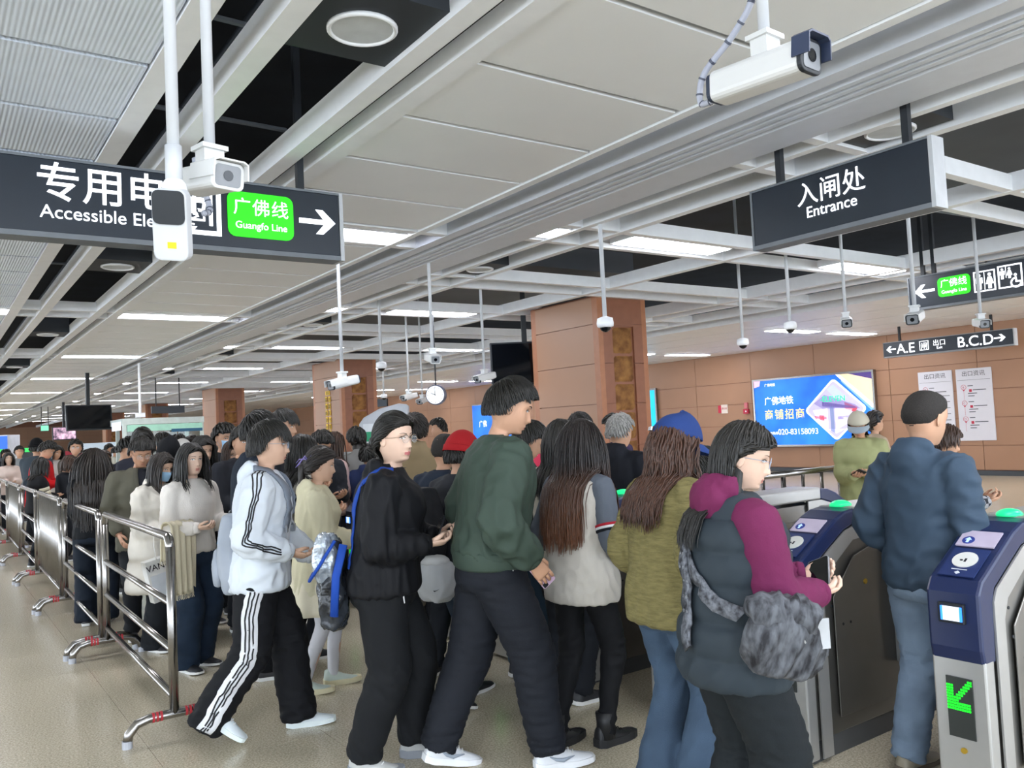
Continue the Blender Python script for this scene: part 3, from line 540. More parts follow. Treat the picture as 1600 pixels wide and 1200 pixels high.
# ================================================================ ticket gates
NAVY = mat('gate navy', '1d294f', .3, var=.04, vscale=4); ALU = mat('gate silver', 'b6b6b4', .33, .6, var=.03)
GX0, GW, GL_ = 3.25, .205, 1.8
def gate(y, lab, full=True):
    t = thing('ticket_gate', lab, 'ticket gate', (GX0, y, 0), 0, 'ticket gates'); W2 = GW; t.scale = (1, 1, .955)
    pr_ = [(0, .0), (0, .66), (.0, .93), (.05, .98), (.30, 1.13), (.38, 1.165), (.5, 1.17), (GL_-.5, 1.17), (GL_-.38, 1.15), (GL_-.02, .93), (GL_, .9), (GL_, .0)]
    # steel body
    part('body', MB().prism([(.02, .1), (.02, .66), (.08, .72), (.12, .9), (.34, 1.04), (.5, 1.08), (GL_-.5, 1.08), (GL_-.34, 1.04), (GL_-.12, .9), (GL_-.02, .66), (GL_-.02, .1)], .012, W2-.012, 'y'), STEELD, t, bev=.006)
    part('plinth', MB().box((.05, .02, 0), (GL_-.05, W2-.02, .1)), mat('dark plinth', '4b4d4f', .5), t)
    part('front_post', MB().box((0, 0, .02), (.07, W2, .66)), ALU, t, bev=.008); part('rear_post', MB().box((GL_-.07, 0, .02), (GL_, W2, .66)), ALU, t, bev=.008)
    cap = lambda f: [(0, .64), (-.012, .7), (-.012, .92), (.02, .97), (.3, 1.135), (.38, 1.165), (.47, 1.175), (.47, 1.1), (.36, 1.07), (.12, .93), (.1, .88), (.09, .64)]
    for nm, f in (('front_cap', lambda x: x), ('rear_cap', lambda x: GL_-x)):
        part(nm, MB().prism([(f(a), b) for a, b in cap(0)], 0, W2, 'y'), NAVY, t, bev=.012)
    part('top_cover', MB().box((.46, -.002, 1.1), (GL_-.46, W2+.002, 1.18)), ALU, t, bev=.012)
    for yy in (-.006, W2-.002):      # silver arches on both sides
        for f in ((lambda x: x), (lambda x: GL_-x)):
            part('side_trim', MB().prism([(f(a), b) for a, b in [(.09, .02), (.09, .88), (.12, .93), (.36, 1.07), (.47, 1.1), (.6, 1.1), (.6, 1.03), (.42, 1.02), (.2, .88), (.165, .8), (.165, .02)]], yy, yy+.008, 'y'), ALU, t)
        part('side_panel', MB().prism([(.24, .18), (.24, .76), (.42, .94), (.6, .98), (GL_-.6, .98), (GL_-.42, .94), (GL_-.24, .76), (GL_-.24, .18)], yy+.001, yy+.007, 'y'), STEELD, t, bev=.002)
        hb = MB()
        for hx, hz in ((.2, .84), (.22, .72), (.3, .62), (.36, .62), (.56, 1.0)): hb.cyl((hx, yy-.001 if yy < 0 else yy+.003, hz), (hx, yy+.003 if yy < 0 else yy+.0095, hz), .007, 8)
        part('sensor_holes', hb, BLACK, t); part('lock', MB().cyl((.5, yy-.003 if yy < 0 else yy+.003, .8), (.5, yy+.002 if yy < 0 else yy+.011, .8), .014, 12), flat('c8a43c', .3, metal=.7), t)
    # sloped face: screen, reader disc, slot
    sl = atan2(.165, .28); MS = Matrix.Translation((.02, W2/2, .97))@Matrix.Rotation(-sl, 4, 'Y')     # x runs up the slope
    part('display_screen', MB().box((.2, -.075, .006), (.3, .075, .012)), mat('gate screen', 'a49cb0', .2, emit=.4), t, M=MS)
    part('display_icon', MB().cyl((.235, .035, .012), (.235, .035, .014), .024, 20), flat('26347c', emit=.3), t, M=MS)
    part('icon_arrow', MB().prism([(.218, .03), (.236, .03), (.236, .022), (.252, .035), (.236, .048), (.236, .04), (.218, .04)], .014, .0155, 'z'), flat('a8c8f8', emit=.6), t, M=MS)
    part('reader_plate', MB().box((.01, -.07, .004), (.185, .07, .009)), mat('gate navy light', '243363', .35), t, M=MS)
    part('reader_disc', MB().cyl((.11, 0, .009), (.11, 0, .013), .048, 28), flat('d8dad6', .4), t, M=MS)
    part('reader_icon', MB().box((.095, -.008, .013), (.115, .0, .0145)).box((.1, .006, .013), (.108, .016, .0145)), BLACK, t, M=MS); part('ticket_mark', MB().prism([(.02, 0), (.03, .011), (.04, 0), (.03, -.011)], .009, .0105, 'z').box((.048, -.03, .009), (.052, .03, .0105)), flat('d6dae4'), t, M=MS)
    part('scanner_frame', MB().box((-.03, W2/2-.05, .8), (-.008, W2/2+.05, .88)), BLACK, t, bev=.004); part('scanner_window', MB().box((-.034, W2/2-.038, .812), (-.028, W2/2+.034, .868)), flat('dfe6f4', emit=1.1), t)
    part('scanner_light', MB().box((-.036, W2/2+.028, .812), (-.03, W2/2+.036, .868)).box((-.036, W2/2-.044, .812), (-.03, W2/2-.036, .868)), flat('2a78ff', emit=2), t)
    part('arrow_panel', MB().box((-.006, W2/2-.05, .34), (.002, W2/2+.05, .58)), mat('led panel', '2f3331', .3), t)
    G = ["1111111111","1111111111","..........", ]
    mb = MB(); n = 11; c0 = .56
    for i in range(n):
        for j in range(n):      # dots of an arrow pointing down-left as read from the queue
            u, v = j/(n-1), i/(n-1)
            on = (u < .26 and v > .18) or (v > .76 and u < .95) or (abs((1-u)-v) < .17)
            if on:
                yy = W2/2+.045-u*.09; zz = .568-v*.115; mb.box((-.009, yy-.0032, zz-.0038), (-.006, yy+.0032, zz+.0038))
    part('led_arrow', mb, LEDG, t)
    part('keyhole', MB().cyl((-.006, W2/2, .29), (.002, W2/2, .29), .012, 12), flat('c8a43c', .3, metal=.7), t)
    part('status_light', MB().sph((.5, W2/2, 1.18), (.06, .05, .028), 16, 6, z0=-.1), mat('green status light', '18c478', .3, emit=1.0), t, smooth=True)
    part('flap', MB().prism([(.72, .35), (.92, .3), (.95, .9), (.72, .95)], -.06, -.004, 'y'), mat('flap grey', '8d9092', .4), t, bev=.01)
names = ['nearest ticket gate with green arrow at the right edge', 'second ticket gate, between the man in blue and the woman in maroon', 'third ticket gate, behind the woman in maroon', 'fourth ticket gate, behind the woman with straight brown hair', 'fifth ticket gate, behind the man in green', 'sixth ticket gate, behind the woman in black', 'seventh ticket gate along the row', 'eighth and farthest ticket gate']
for k in range(8): gate(1.62+.8*k, names[k])
# handrail beyond the gates
Yr = 4.75; t = thing('handrail', 'stainless steel handrail beyond the gates before the person in pale green', 'railing', (5.3, Yr, 0))
part('top_rail', MB().cyl((0, 0, 1.06), (2.55, 0, 1.06), .028, 14), STEEL, t, smooth=True); part('lower_rail', MB().cyl((0, 0, .3), (2.3, 0, .3), .02, 12), STEEL, t, smooth=True)
for k in range(9): part('post', MB().cyl((.1+k*.28, 0, 0), (.1+k*.28, 0, 1.05), .016 if k % 3 else .022, 12), STEEL, t, smooth=True)
# ================================================================ crowd barriers
REDT = flat('b8303a', .5)
def barrier(p0, p1, lab, kind='rails', feet=(1, 1), h=1.03):
    p0 = Vector(p0); p1 = Vector(p1); d = p1-p0; L = d.length; t = thing('crowd_barrier', lab, 'barrier', (p0.x, p0.y, 0), atan2(d.y, d.x), 'steel crowd barriers')
    r = .025; zf = .13
    for x in (0, L):
        part('post', MB().cyl((x, 0, zf), (x, 0, h-.05), r, 16), STEEL, t, smooth=True)
    top = [(0, 0, h-.08)]+[(.055-.055*cos(a), 0, h-.08+.08*sin(a)) for a in (RD(30), RD(60), RD(85))]+[(L-.055+.055*cos(a), 0, h-.08+.08*sin(a)) for a in (RD(85), RD(60), RD(30))]+[(L, 0, h-.08)]
    part('top_rail', MB().tube(top, r, 14), STEEL, t, smooth=True)
    if kind == 'rails':
        for z in (.72, .47, .22)[:3 if L > 0 else 2]: part('rail', MB().cyl((0, 0, z), (L, 0, z), r*.8, 12), STEEL, t, smooth=True)
    else:
        part('rail', MB().cyl((0, 0, .2), (L, 0, .2), r*.8, 12), STEEL, t, smooth=True)
        k = int(L/.11)
        for i in range(1, k): part('bar', MB().cyl((i*L/k, 0, .2), (i*L/k, 0, h), .012, 8), STEEL, t, smooth=True)
    for x, f in ((0, feet[0]), (L, feet[1])):
        if not f: continue
        s = .24; F_ = [(x, -s, .03), (x, -s+.01, .07), (x, -s+.05, .115), (x, -s+.11, .13), (x, s-.11, .13), (x, s-.05, .115), (x, s-.01, .07), (x, s, .03)]
        fo = part('foot', MB().tube(F_, r, 12), STEEL, t, smooth=True)
        part('rubber_cap', MB().cyl((x, -s, 0), (x, -s, .04), r*1.05, 12).cyl((x, s, 0), (x, s, .04), r*1.05, 12), mat('clear cap', 'b9bcc4', .4), fo)
        for q in (-.1, .07):
            mb = MB()
            for k in range(3): mb.cyl((x, q+k*.02-.007, .13), (x, q+k*.02+.006, .13), r*1.06, 12)
            part('red_tape', mb, REDT, fo)
bx = 1.1; bl = [(4.9, 7.08, 'rails', (1, 1)), (7.2, 9.35, 'rails', (1, 1)), (9.45, 11.55, 'bars', (1, 1)), (11.7, 13.75, 'rails', (1, 1)), (13.85, 15.9, 'bars', (1, 1)), (16, 18.1, 'rails', (1, 1)), (18.2, 20.3, 'bars', (1, 1))]
bn = ['nearest railed steel barrier with red taped foot', 'second railed steel barrier before the long haired woman', 'barred steel barrier of close vertical bars', 'railed steel barrier beyond the barred one', 'barred steel barrier at the left edge', 'far railed steel barrier at the left edge', 'farthest barred steel barrier at the left edge']
for (a, b, k, f), l in zip(bl, bn): barrier((bx, a, 0), (bx+.01*(b-a), b, 0), l, k, f, h=1.08)
barrier((3.3, 12.5, 0), (3.4, 14.6, 0), 'steel barrier in the far queue before the woman in pink', 'rails', h=1.08)
# ================================================================ people
TS = bpy.data.scenes.new('workshop')
def bake(mb, voxel, it, fac=.5):
    me = mb.mesh('t'); o = bpy.data.objects.new('t', me); TS.collection.objects.link(o)
    r = o.modifiers.new('r', 'REMESH'); r.mode = 'VOXEL'; r.voxel_size = voxel; r.use_smooth_shade = True
    if it: q = o.modifiers.new('s', 'SMOOTH'); q.factor = fac; q.iterations = it
    vl = TS.view_layers[0]; vl.update(); dg = vl.depsgraph
    ne = bpy.data.meshes.new_from_object(o.evaluated_get(dg)); ne.materials.clear()
    bpy.data.objects.remove(o); bpy.data.meshes.remove(me); return ne
def getv(me):
    a = np.empty(len(me.vertices)*3); me.vertices.foreach_get('co', a); b = np.empty(len(a)); me.vertices.foreach_get('normal', b); return a.reshape(-1, 3), b.reshape(-1, 3)
def setv(me, a): me.vertices.foreach_set('co', a.ravel()); me.update()
def folds(a, seed, fr=(14, 14, 10), nn=3):
    r = np.random.default_rng(seed); s = np.zeros(len(a)); q = a*np.array(fr)*3.1
    for i in range(nn):
        k = r.normal(size=3); k /= np.linalg.norm(k); k2 = r.normal(size=3)
        k *= 1+i*.45; s += np.sin(q@k*1.3+2.2*np.sin(q@k2*.22+r.uniform(0, 6))+r.uniform(0, 6))/(1+.3*i)
    return 1-np.abs(s/1.4)
def ik(a, b, l1, l2, hint):
    a, b, hint = Vector(a), Vector(b), Vector(hint); d = b-a; L = min(d.length, (l1+l2)*.995); d = d.normalized(); b = a+d*L
    x = (l1*l1-l2*l2+L*L)/(2*L); h = math.sqrt(max(l1*l1-x*x, 0)); u = hint-d*hint.dot(d); u = u.normalized() if u.length > 1e-5 else d.orthogonal().normalized()
    return a+d*x+u*h, b
def pathr(P, r, k=4):      # smooth path and radii through joints
    P = [Vector(p) for p in P]; Q = []; R = []
    for i in range(len(P)-1):
        a, b, c, d = P[max(i-1, 0)], P[i], P[i+1], P[min(i+2, len(P)-1)]
        for j in range(k):
            t = j/k; Q.append(.5*((2*b)+(c-a)*t*.6+(-.6*(c-a)-.0*a)*0)); 
            m0 = (c-a)*.32; m1 = (d-b)*.32; t2, t3 = t*t, t*t*t
            Q[-1] = b*(2*t3-3*t2+1)+m0*(t3-2*t2+t)+c*(-2*t3+3*t2)+m1*(t3-t2); R.append(r[i]+(r[i+1]-r[i])*t)
    return Q+[P[-1]], R+[r[-1]]
def ell(n, cx, cy, rx, ryf, ryb=None, pw=2.3):
    ryb = ryf if ryb is None else ryb; O = []
    for j in range(n):
        a = 2*pi*j/n; c, s_ = cos(a), sin(a); q = (abs(c)**pw+abs(s_)**pw)**(-1/pw)
        O.append((cx+rx*c*q, cy+(ryf if s_ > 0 else ryb)*s_*q))
    return O
HEADP = [(.1165,.008,.012,.009),(.112,.030,.038,.028),(.103,.050,.061,.045),(.09,.068,.080,.059),(.072,.083,.096,.071),(.05,.0895,.101,.0755),(.03,.0915,.101,.077),(.014,.0905,.099,.0768),(.0,.0865,.097,.076),(-.015,.086,.095,.0748),(-.03,.087,.091,.0728),(-.045,.0875,.084,.0705),(-.058,.088,.074,.067),(-.070,.0875,.066,.0635),(-.082,.085,.060,.0585),(-.094,.083,.057,.052),(-.104,.079,.056,.046),(-.112,.068,.056,.042),(-.1165,.05,.056,.042),(-.12,.034,.057,.045),(-.13,.03,.058,.048),(-.145,.031,.059,.0495)]
HZ = [p[0] for p in HEADP][::-1]
def hint_(z, k): return float(np.interp(z, HZ, [p[k] for p in HEADP][::-1]))
def gs(x, s_): return math.exp(-(x/s_)**2)
NZ = ([-.07,-.058,-.05,-.042,-.03,-.015,0,.012,.02], [0,.004,.013,.024,.021,.0145,.009,.005,0])
def face_y(x, z, f, wom):       # forward relief of the face over the plain head
    d = float(np.interp(z, *NZ))*gs(x, .0085+.007*max(0, min(1, (-z-.01)/.035)))
    d -= .0095*gs(abs(x)-.031, .016)*gs(z-.002, .013); d += .0035*gs(abs(x)-.028, .03)*gs(z-.023, .009)*(0.5 if wom else 1)
    d += .0065*gs(x, .021)*gs(z+.069, .0048)+.0065*gs(x, .018)*gs(z+.080, .005)-.002*gs(x, .022)*gs(z+.0745, .002)-.003*gs(x, .03)*gs(z+.091, .005)
    d += .004*gs(x, .022)*gs(z+.104, .009)+.003*gs(abs(x)-.045, .018)*gs(z+.035, .02)
    return d
class Pn: pass
SKINS = {0: 'cb9d80', 1: 'd6ae94', 2: 'bb8d72', 3: 'dfbca6'}
HAIRC = {'black': '17140f', 'brown': '3a2518', 'dark': '221a15', 'grey': '9b9894', 'wavy': '45291a'}
def hairmat(c):
    if c == 'ombre':
        M = mat('hair ombre', '1d1512', .33, bump=.5, bscale=140, stretch=(3, 3, .3), vscale=60, var=.35)
        nt = M.node_tree
        if not nt.nodes.get('grad'):
            g = nt.nodes.new('ShaderNodeValToRGB'); g.name = 'grad'; sx = nt.nodes.new('ShaderNodeSeparateXYZ'); tc = [n for n in nt.nodes if n.type == 'TEX_COORD'][0]
            nt.links.new(tc.outputs['Object'], sx.inputs[0]); mr = nt.nodes.new('ShaderNodeMapRange'); mr.inputs[1].default_value = 1.5; mr.inputs[2].default_value = 1.08; nt.links.new(sx.outputs[2], mr.inputs[0]); nt.links.new(mr.outputs[0], g.inputs[0])
            g.color_ramp.elements[0].color = (*lin('1a1210'), 1); g.color_ramp.elements[1].color = (*lin('6b4126'), 1); nt.links.new(g.outputs[0], nt.nodes['Principled BSDF'].inputs['Base Color'])
        return M
    return mat('hair '+c, HAIRC[c], .38, bump=.5, bscale=150, stretch=(3, 3, .3), vscale=60, var=.4)
def cloth(c, kind='plain', **k):
    l_ = lin(c); k_ = .66+.3*max(l_); c0 = c; c = ''.join('%02x' % int(255*min(1, (1.055*(x*k_)**(1/2.4)-.055) if x*k_ > .0031 else x*k_*12.92)) for x in l_)
    kw = dict(rough=.8, bump=.25, bscale=160, var=.05, vscale=6, bdist=.003, spec=.25)
    if kind == 'nylon': kw.update(rough=.68, bump=.15, bscale=30, spec=.25)
    if kind == 'shiny': kw.update(rough=.35, bump=.3, bscale=20, spec=.5)
    if kind == 'denim': kw.update(rough=.85, bump=.5, bscale=260, vscale=4, var=.22)
    if kind == 'fleece': kw.update(rough=.95, bump=.9, bscale=70, vscale=40, var=.16, stretch=(.5, .5, 2.4), bdist=.01)
    if kind == 'knit': kw.update(rough=.9, bump=.5, bscale=120, stretch=(1.5, 1.5, .6))
    if kind == 'washed': kw.update(rough=.6, bump=.8, bscale=30, vscale=12, var=.9, bdist=.01)
    kw.update(k); return mat('cloth %s %s %s' % (c, kind, k.get('col2', '')), c, **kw)
def person(label, px, py, D, phi, g='m', top=None, bot=None, hair=None, pose='stand', lean=4, pitch=0, yaw=0, skin=0, feet=None, lod=None, arms=None, shoes='plain', face=True, glasses=False, mask=False,
           wide=1., cap=None, seed=1, soles='e8e8e6', shoec='2a2a2e', group=None, roll=0, lips=None, hdir=None, curl=None, under=None, hscale=1., neck=0, twist=0, eyeopen=1, noarm=()):
    I = Pn(); wom = g == 'f'; I.lod = lod = (0 if D < 5.0 else 1 if D < 8 else 2) if lod is None else lod
    N = (48, 32, 18)[lod]; rs = np.random.default_rng(seed)
    top = dict(top or {}); bot = dict(bot or {}); hair = dict(hair or {})
    pel = Vector((0, 0, .94)); RL = Matrix.Rotation(-RD(lean), 3, 'X')
    TW = Matrix.Rotation(RD(twist), 3, 'Z')
    def T(v):
        v = Vector(v); k = max(0, min(1, (v.z-.9)/.12)); w = pel+RL@(v-pel); v2 = v.lerp(w, k)
        if twist: k2 = max(0, min(1, (v.z-1.0)/.3)); v2 = v2.lerp(TW@v2, k2)
        return v2
    I.T = T
    N0 = T((0, -.01, 1.445)); nv = Matrix.Rotation(-RD(lean*.6+pitch*.45+neck), 3, 'X')@Vector((0, .022, .15))
    RH = (TW if twist else Matrix.Identity(3))@Matrix.Rotation(-RD(yaw), 3, 'Z')@Matrix.Rotation(-RD(pitch), 3, 'X')@Matrix.Rotation(RD(roll), 3, 'Y')
    HC = N0+nv; MH = RH.to_4x4(); MH.translation = HC; I.MH = MH
    topz = HC.z+.1165*RH[2][2]+abs(.06*RH[2][1])+.014
    P = at_d(px, py, D); s = P.z/topz; I.s = s
    vd = Vector((P.x, P.y, 0)).normalized(); hd_ = atan2(vd.y, vd.x)-RD(phi); rz = hd_-pi/2
    off = Matrix.Rotation(rz, 3, 'Z')@Vector((HC.x*s, HC.y*s, 0))
    root = thing('person', label, 'person', (P.x-off.x, P.y-off.y, 0), rz, group); root.scale = (s, s, s); I.root = root
    # ------- body
    mb = MB(); R = []
    zs = []
    if lod == 0:
        z = .1165
        while z > -.145: zs.append(z); z -= .0036
    else:
        z = .1165
        while z > -.145: zs.append(z); z -= (.0065 if lod == 1 else .014)
    hw = .97 if wom else 1.0
    for z in zs:
        fy, by, hx = hint_(z, 1), hint_(z, 2), hint_(z, 3)*hw*hscale
        ring = []
        for j in range(N):
            a = 2*pi*j/N
            if lod < 2: a = a-.0*sin(2*a)+ (.42*sin(2*(a))*0) ; a = a+.38*cos(a)*abs(sin(a))**1*(1 if sin(a) > 0 else 0)      # denser over the face
            c, q = cos(a), sin(a); pw = 2.25; rr = (abs(c)**pw+abs(q)**pw)**(-1/pw); x = hx*c*rr; y = (fy if q > 0 else by)*q*rr
            if q > 0: y += face_y(x, z, fy, wom)*min(1, q*1.8)
            ring.append(MH@Vector((x, y, z)))
        R.append(ring)
    nz = len(R)
    for k in range(1, 4):
        t = k/3; c0 = MH@Vector((0, -.014, -.145)); c1 = N0; c = c0.lerp(c1, t); rx, ry = .049+.012*t*t, .046+.014*t
        R.append([c+Vector((rx*cos(2*pi*j/N)*(.92 if wom else 1.05), ry*sin(2*pi*j/N), .0)) for j in range(N)])
    sh = .16 if wom else .18
    for z, cy, rx, ry in ((1.425,-.01,.10,.06),(1.40,-.01,.14,.075),(1.36,-.005,sh-.02,.09),(1.28,0,sh-.03,.105),(1.15,0,.135,.1),(1.05,0,.13,.095),(.95,0,.155,.108),(.86,0,.14,.1),(.82,0,.08,.07)):
        R.append([T((p[0], p[1], z)) for p in ell(N, 0, cy, rx, ry)])
    mb.rings(R)
    if lod < 2 or True:        # ears
        for sx in (-1, 1):
            E = []
            for k in range(9):
                a = -pi/2+pi*k/8; q = max(cos(a), .05)
                E.append([MH@Vector((sx*((.0755-.002+.011*sin(a)*.5+.006)*hw*hscale+.004*q*cos(b)*-1), -.006+.016*q*cos(b)-.004*sin(a), -.010+.031*(sin(b)*q)+.0)) for b in [2*pi*j/12 for j in range(12)]])
            mb.rings([[v for v in r_] for r_ in E])
    # arms
    A = {'stand': ((.24,.04,.80),(.24,.04,.80)), 'phone': ((.07,.30,1.13),(.05,.30,1.12)), 'phone1': ((.23,.05,.82),(.06,.30,1.14)), 'pocket': ((.2,.1,.93),(.2,.1,.93)), 'low': ((.10,.27,.98),(.08,.28,.97)), 'raise': ((.24,.05,.8),(.12,.34,1.34))}[pose]
    if arms: A = arms
    lips = lips or ('c07f74' if wom else 'a97464')
    shx = (.165 if wom else .19)*wide**.5; I.S, I.E, I.Wr, I.hand = {}, {}, {}, {}
    for sx, w in ((-1, A[0]), (1, A[1])):
        S = T((sx*shx, -.008, 1.362)); w = Vector(w); tgt = Vector((sx*w.x, w.y, w.z))
        tgt = tgt+(T((tgt.x, tgt.y, max(tgt.z, 1.1)))-Vector((tgt.x, tgt.y, max(tgt.z, 1.1))))*(1 if tgt.z > .9 else .55)
        E, Wp = ik(S, tgt, .285, .25, (sx*.35, -.5, -.8)); I.S[sx], I.E[sx], I.Wr[sx] = S, E, Wp
        Q, r = pathr([T((sx*.08, 0, 1.35)), S, E, Wp], [.05, .052, .041, .026]); mb.tube(Q, r, (14, 10, 6)[lod])
        fd = (Wp-E).normalized(); hd = Vector(hdir[0 if sx < 0 else 1]).normalized() if hdir and hdir[0 if sx < 0 else 1] else fd
        up_ = Vector((0, 0, 1)) if pose in ('phone', 'low', 'raise', 'phone1') and tgt.z > .93 else Vector((-sx, .1, 0))
        wn = (up_*1+Vector((-sx, 0, 0))*.5); wn = (wn-hd*wn.dot(hd)).normalized(); un = hd.cross(wn)*(1 if sx > 0 else -1)
        I.hand[sx] = (Wp, un, hd, wn)
        cu = curl[0 if sx < 0 else 1] if curl else (.75 if tgt.z > .93 else .38)
        n = (8, 6, 5)[lod]
        def HP(u, v, w_): return Wp+(un*u+hd*v+wn*w_)*.95
        mb.rings([[HP(u0+rx*cos(2*pi*j/10), v, rz_*sin(2*pi*j/10)-.002) for j in range(10)] for u0, v, rx, rz_ in ((0,-.02,.022,.018),(0,.0,.026,.017),(.002,.03,.036,.015),(0,.06,.040,.013),(0,.082,.039,.011),(0,.092,.034,.008))])
        if lod < 2:
            for u0, L, r0 in ((.029,.068,.0088),(.0095,.076,.009),(-.0105,.07,.0086),(-.029,.055,.0076)):
                p = Vector((u0, .08, 0)); an = cu*.5; Q = [p.copy()]
                for q in (.45, .32, .26):
                    p = p+Vector((u0*.12*q, cos(an)*L*q, sin(an)*L*q)); Q.append(p.copy()); an += cu*.9
                mb.tube([HP(*q) for q in Q], [r0, r0*.97, r0*.86, r0*.66], n)
            Q = [Vector((.018, .015, .004)), Vector((.042, .04, .012)), Vector((.052-.012*cu, .066, .02+.01*cu)), Vector((.05-.026*cu, .09, .026+.016*cu))]; mb.tube([HP(*q) for q in Q], [.013, .0115, .0098, .007], n)
    # legs
    FT = feet or ((.095, -.02, 0, 0, 8), (.095, .05, 0, 0, 8)); I.leg = {}
    for sx, f in ((-1, FT[0]), (1, FT[1])):
        x, y, z, pt, yw = f; hp = Vector((sx*.088, 0, .90)); an = Vector((sx*x, y-.02, .075+z)); K, an = ik(hp, an, .43, .42, (sx*.12, 1, .1)); I.leg[sx] = (hp, K, an, Vector((sx*x, y, z)), pt, sx*-yw)
        Q, r = pathr([hp, K, an], [.06, .042, .03]); mb.tube(Q, r, (12, 8, 6)[lod])
    bm_ = mb.mesh('body', True)
    sk = mat('skin %d' % skin, SKINS[skin], .5, bump=.05, bscale=90, var=.03, vscale=12); lp = mat('lips '+lips, lips, .45)
    bm_.materials.append(sk); bm_.materials.append(lp)
    if face and lod < 2:
        inv = MH.inverted()
        for p in bm_.polygons:
            c = inv@p.center
            if c.y > .07 and abs(c.x) < (.023 if lod == 0 and wom else .019) and ((-.0745 < c.z < -.065-.08*abs(c.x)) or (-.084+.15*abs(c.x) < c.z <= -.0745)): p.material_index = 1
    I.body = link('body', bm_, sk, root)
    # ------- eyes, brows
    def surf(x, z): fy, hx = hint_(z, 1), hint_(z, 3)*hw*hscale; pw = 2.25; c = min(abs(x)/hx, .95); return fy*(1-c**pw)**(1/pw)+face_y(x, z, fy, wom)
    if face:
        EW = mat('eye white', 'e6e0dc', .3); EI = mat('iris', '1b120d', .15); HB = mat('brow '+('g' if hair.get('c') == 'grey' else 'b'), '2a201b', .8)
        for sx in (-1, 1):
            e = MB(); ow = .0145; oh = .0052*eyeopen; n = 10
            top_ = [(sx*.0315+ow*cos(a), .0015+oh*sin(a)+(.0015*cos(a)*sx)) for a in [2*pi*k/(2*n) for k in range(2*n)]]
            V = [MH@Vector((x, surf(x, z)+.0016+.002*gs(x-sx*.0315, .01), z)) for x, z in top_]; c = MH@Vector((sx*.0315, surf(sx*.0315, .0)+.0045, .0015)); V.append(c)
            e.add(V, [(k, (k+1) % (2*n), 2*n) for k in range(2*n)], 0)
            q = .0052; V = [MH@Vector((sx*.031+q*cos(a), surf(sx*.0315, 0)+.0055, .002+min(q*sin(a), oh*.9))) for a in [2*pi*k/12 for k in range(12)]]; e.add(V, [tuple(range(12))], 1)
            L = []; 
            for k in range(9):
                x = sx*.0315+ow*1.12*(k/4-1); z = .0025+oh*math.sqrt(max(0, 1-(k/4-1)**2)); yy = surf(x, z)+.0035; h_ = .0016 if wom else .0011
                L.append([MH@Vector((x, yy, z-h_)), MH@Vector((x, yy+.0012, z)), MH@Vector((x, yy, z+h_)), MH@Vector((x, yy-.002, z))])
            e.rings(L, 1); link('eye', e.mesh('eye'), [EW, EI], root)
            L = []; b = MB()
            for k in range(7):
                t = k/6; x = sx*(.012+.036*t); z = .0215+.006*sin(t*2.2)-.003*t; yy = surf(x, z); h_ = (.0032 if not wom else .0022)*(1-.6*t*t)
                L.append([MH@Vector((x, yy-.001, z-h_)), MH@Vector((x, yy+.0022, z)), MH@Vector((x, yy-.001, z+h_))])
            b.rings(L); link('eyebrow', b.mesh('eyebrow'), HB, root)
        if lod < 2:
            e = MB()
            for sx in (-1, 1): e.sph(MH@Vector((sx*.0065, surf(sx*.0065, -.047)-.0005, -.0485)), (.0026, .0026, .0016), 6, 4)
            link('nostrils', e.mesh('nostrils'), EI, root)
    # ------- glasses, mask
    if glasses:
        G = MB(); gy = .103; gm = {'thin': mat('gold wire', 'a08c78', .3, .8), 'dark': mat('dark frame', '2a2a30', .3), 'clear': mat('clear frame', '9aa6b8', .15)}[glasses]
        rr = .0225 if glasses != 'dark' else .02; lens = MB()
        for sx in (-1, 1):
            ring = [MH@Vector((sx*.033+rr*1.08*cos(a), gy-.12*abs(sx*.033+rr*cos(a))**1*.35, -.003+rr*.92*sin(a))) for a in [2*pi*k/20 for k in range(20)]]
            G.rings([[ring[k]+(RH@Vector((0, q[0], q[1]*1.0)) if 1 else 0)+(ring[k]-MH@Vector((sx*.033, gy, -.003))).normalized()*q[1] for q in ((-.0012,0),(0,-.0012),(.0012,0),(0,.0012))] for k in range(20)], closed=True)
            G.tube([MH@Vector((sx*(.033+rr*1.05), gy-.006, .004)), MH@Vector((sx*.074*hw, .07, .004)), MH@Vector((sx*.0785*hw, -.005, .0)), MH@Vector((sx*.0765*hw, -.018, -.014))], .0013, 5)
            lens.add(ring, [tuple(range(20))])
        G.tube([MH@Vector((-.010, gy, .0)), MH@Vector((0, gy+.002, .003)), MH@Vector((.010, gy, 0))], .0013, 5)
        go = link('glasses', G.mesh('glasses'), gm, root); link('lens', lens.mesh('lens'), mat('spectacle lens', 'dfe8ee', .05, alpha=.18), go)
    if mask:
        R = []
        for i in range(9):
            z = -.018-.088*i/8; ring = []
            for j in range(11):
                x = (-1+2*j/10)*(.064-.018*(i/8)); ring.append((x, z))
            R.append(ring)
        V = [MH@Vector((x, surf(x, z)+.006+.006*gs(x, .03)*(1-abs(z+.06)/.08), z)) for r_ in R for x, z in r_]
        k = MB(); k.add(V, [(i*11+j, i*11+j+1, (i+1)*11+j+1, (i+1)*11+j) for i in range(8) for j in range(10)])
        for sx in (-1, 1):
            for z in (-.03, -.085): k.tube([MH@Vector((sx*.056, surf(sx*.056, z)+.003, z)), MH@Vector((sx*.078, -.008, -.012+z*.2))], .0012, 4)
        o = link('face_mask', k.mesh('m', True), mat('mask blue', '9cc4e4' if mask == 1 else 'dfe8ee', .7), root)
    # ------- top garment
    e = top.get('ease', .02)*.66; hem = top.get('hem', .92); kind = top.get('kind', 'jacket'); tc = top.get('mat') or cloth(top.get('c', '333333'), top.get('cloth', 'plain'))
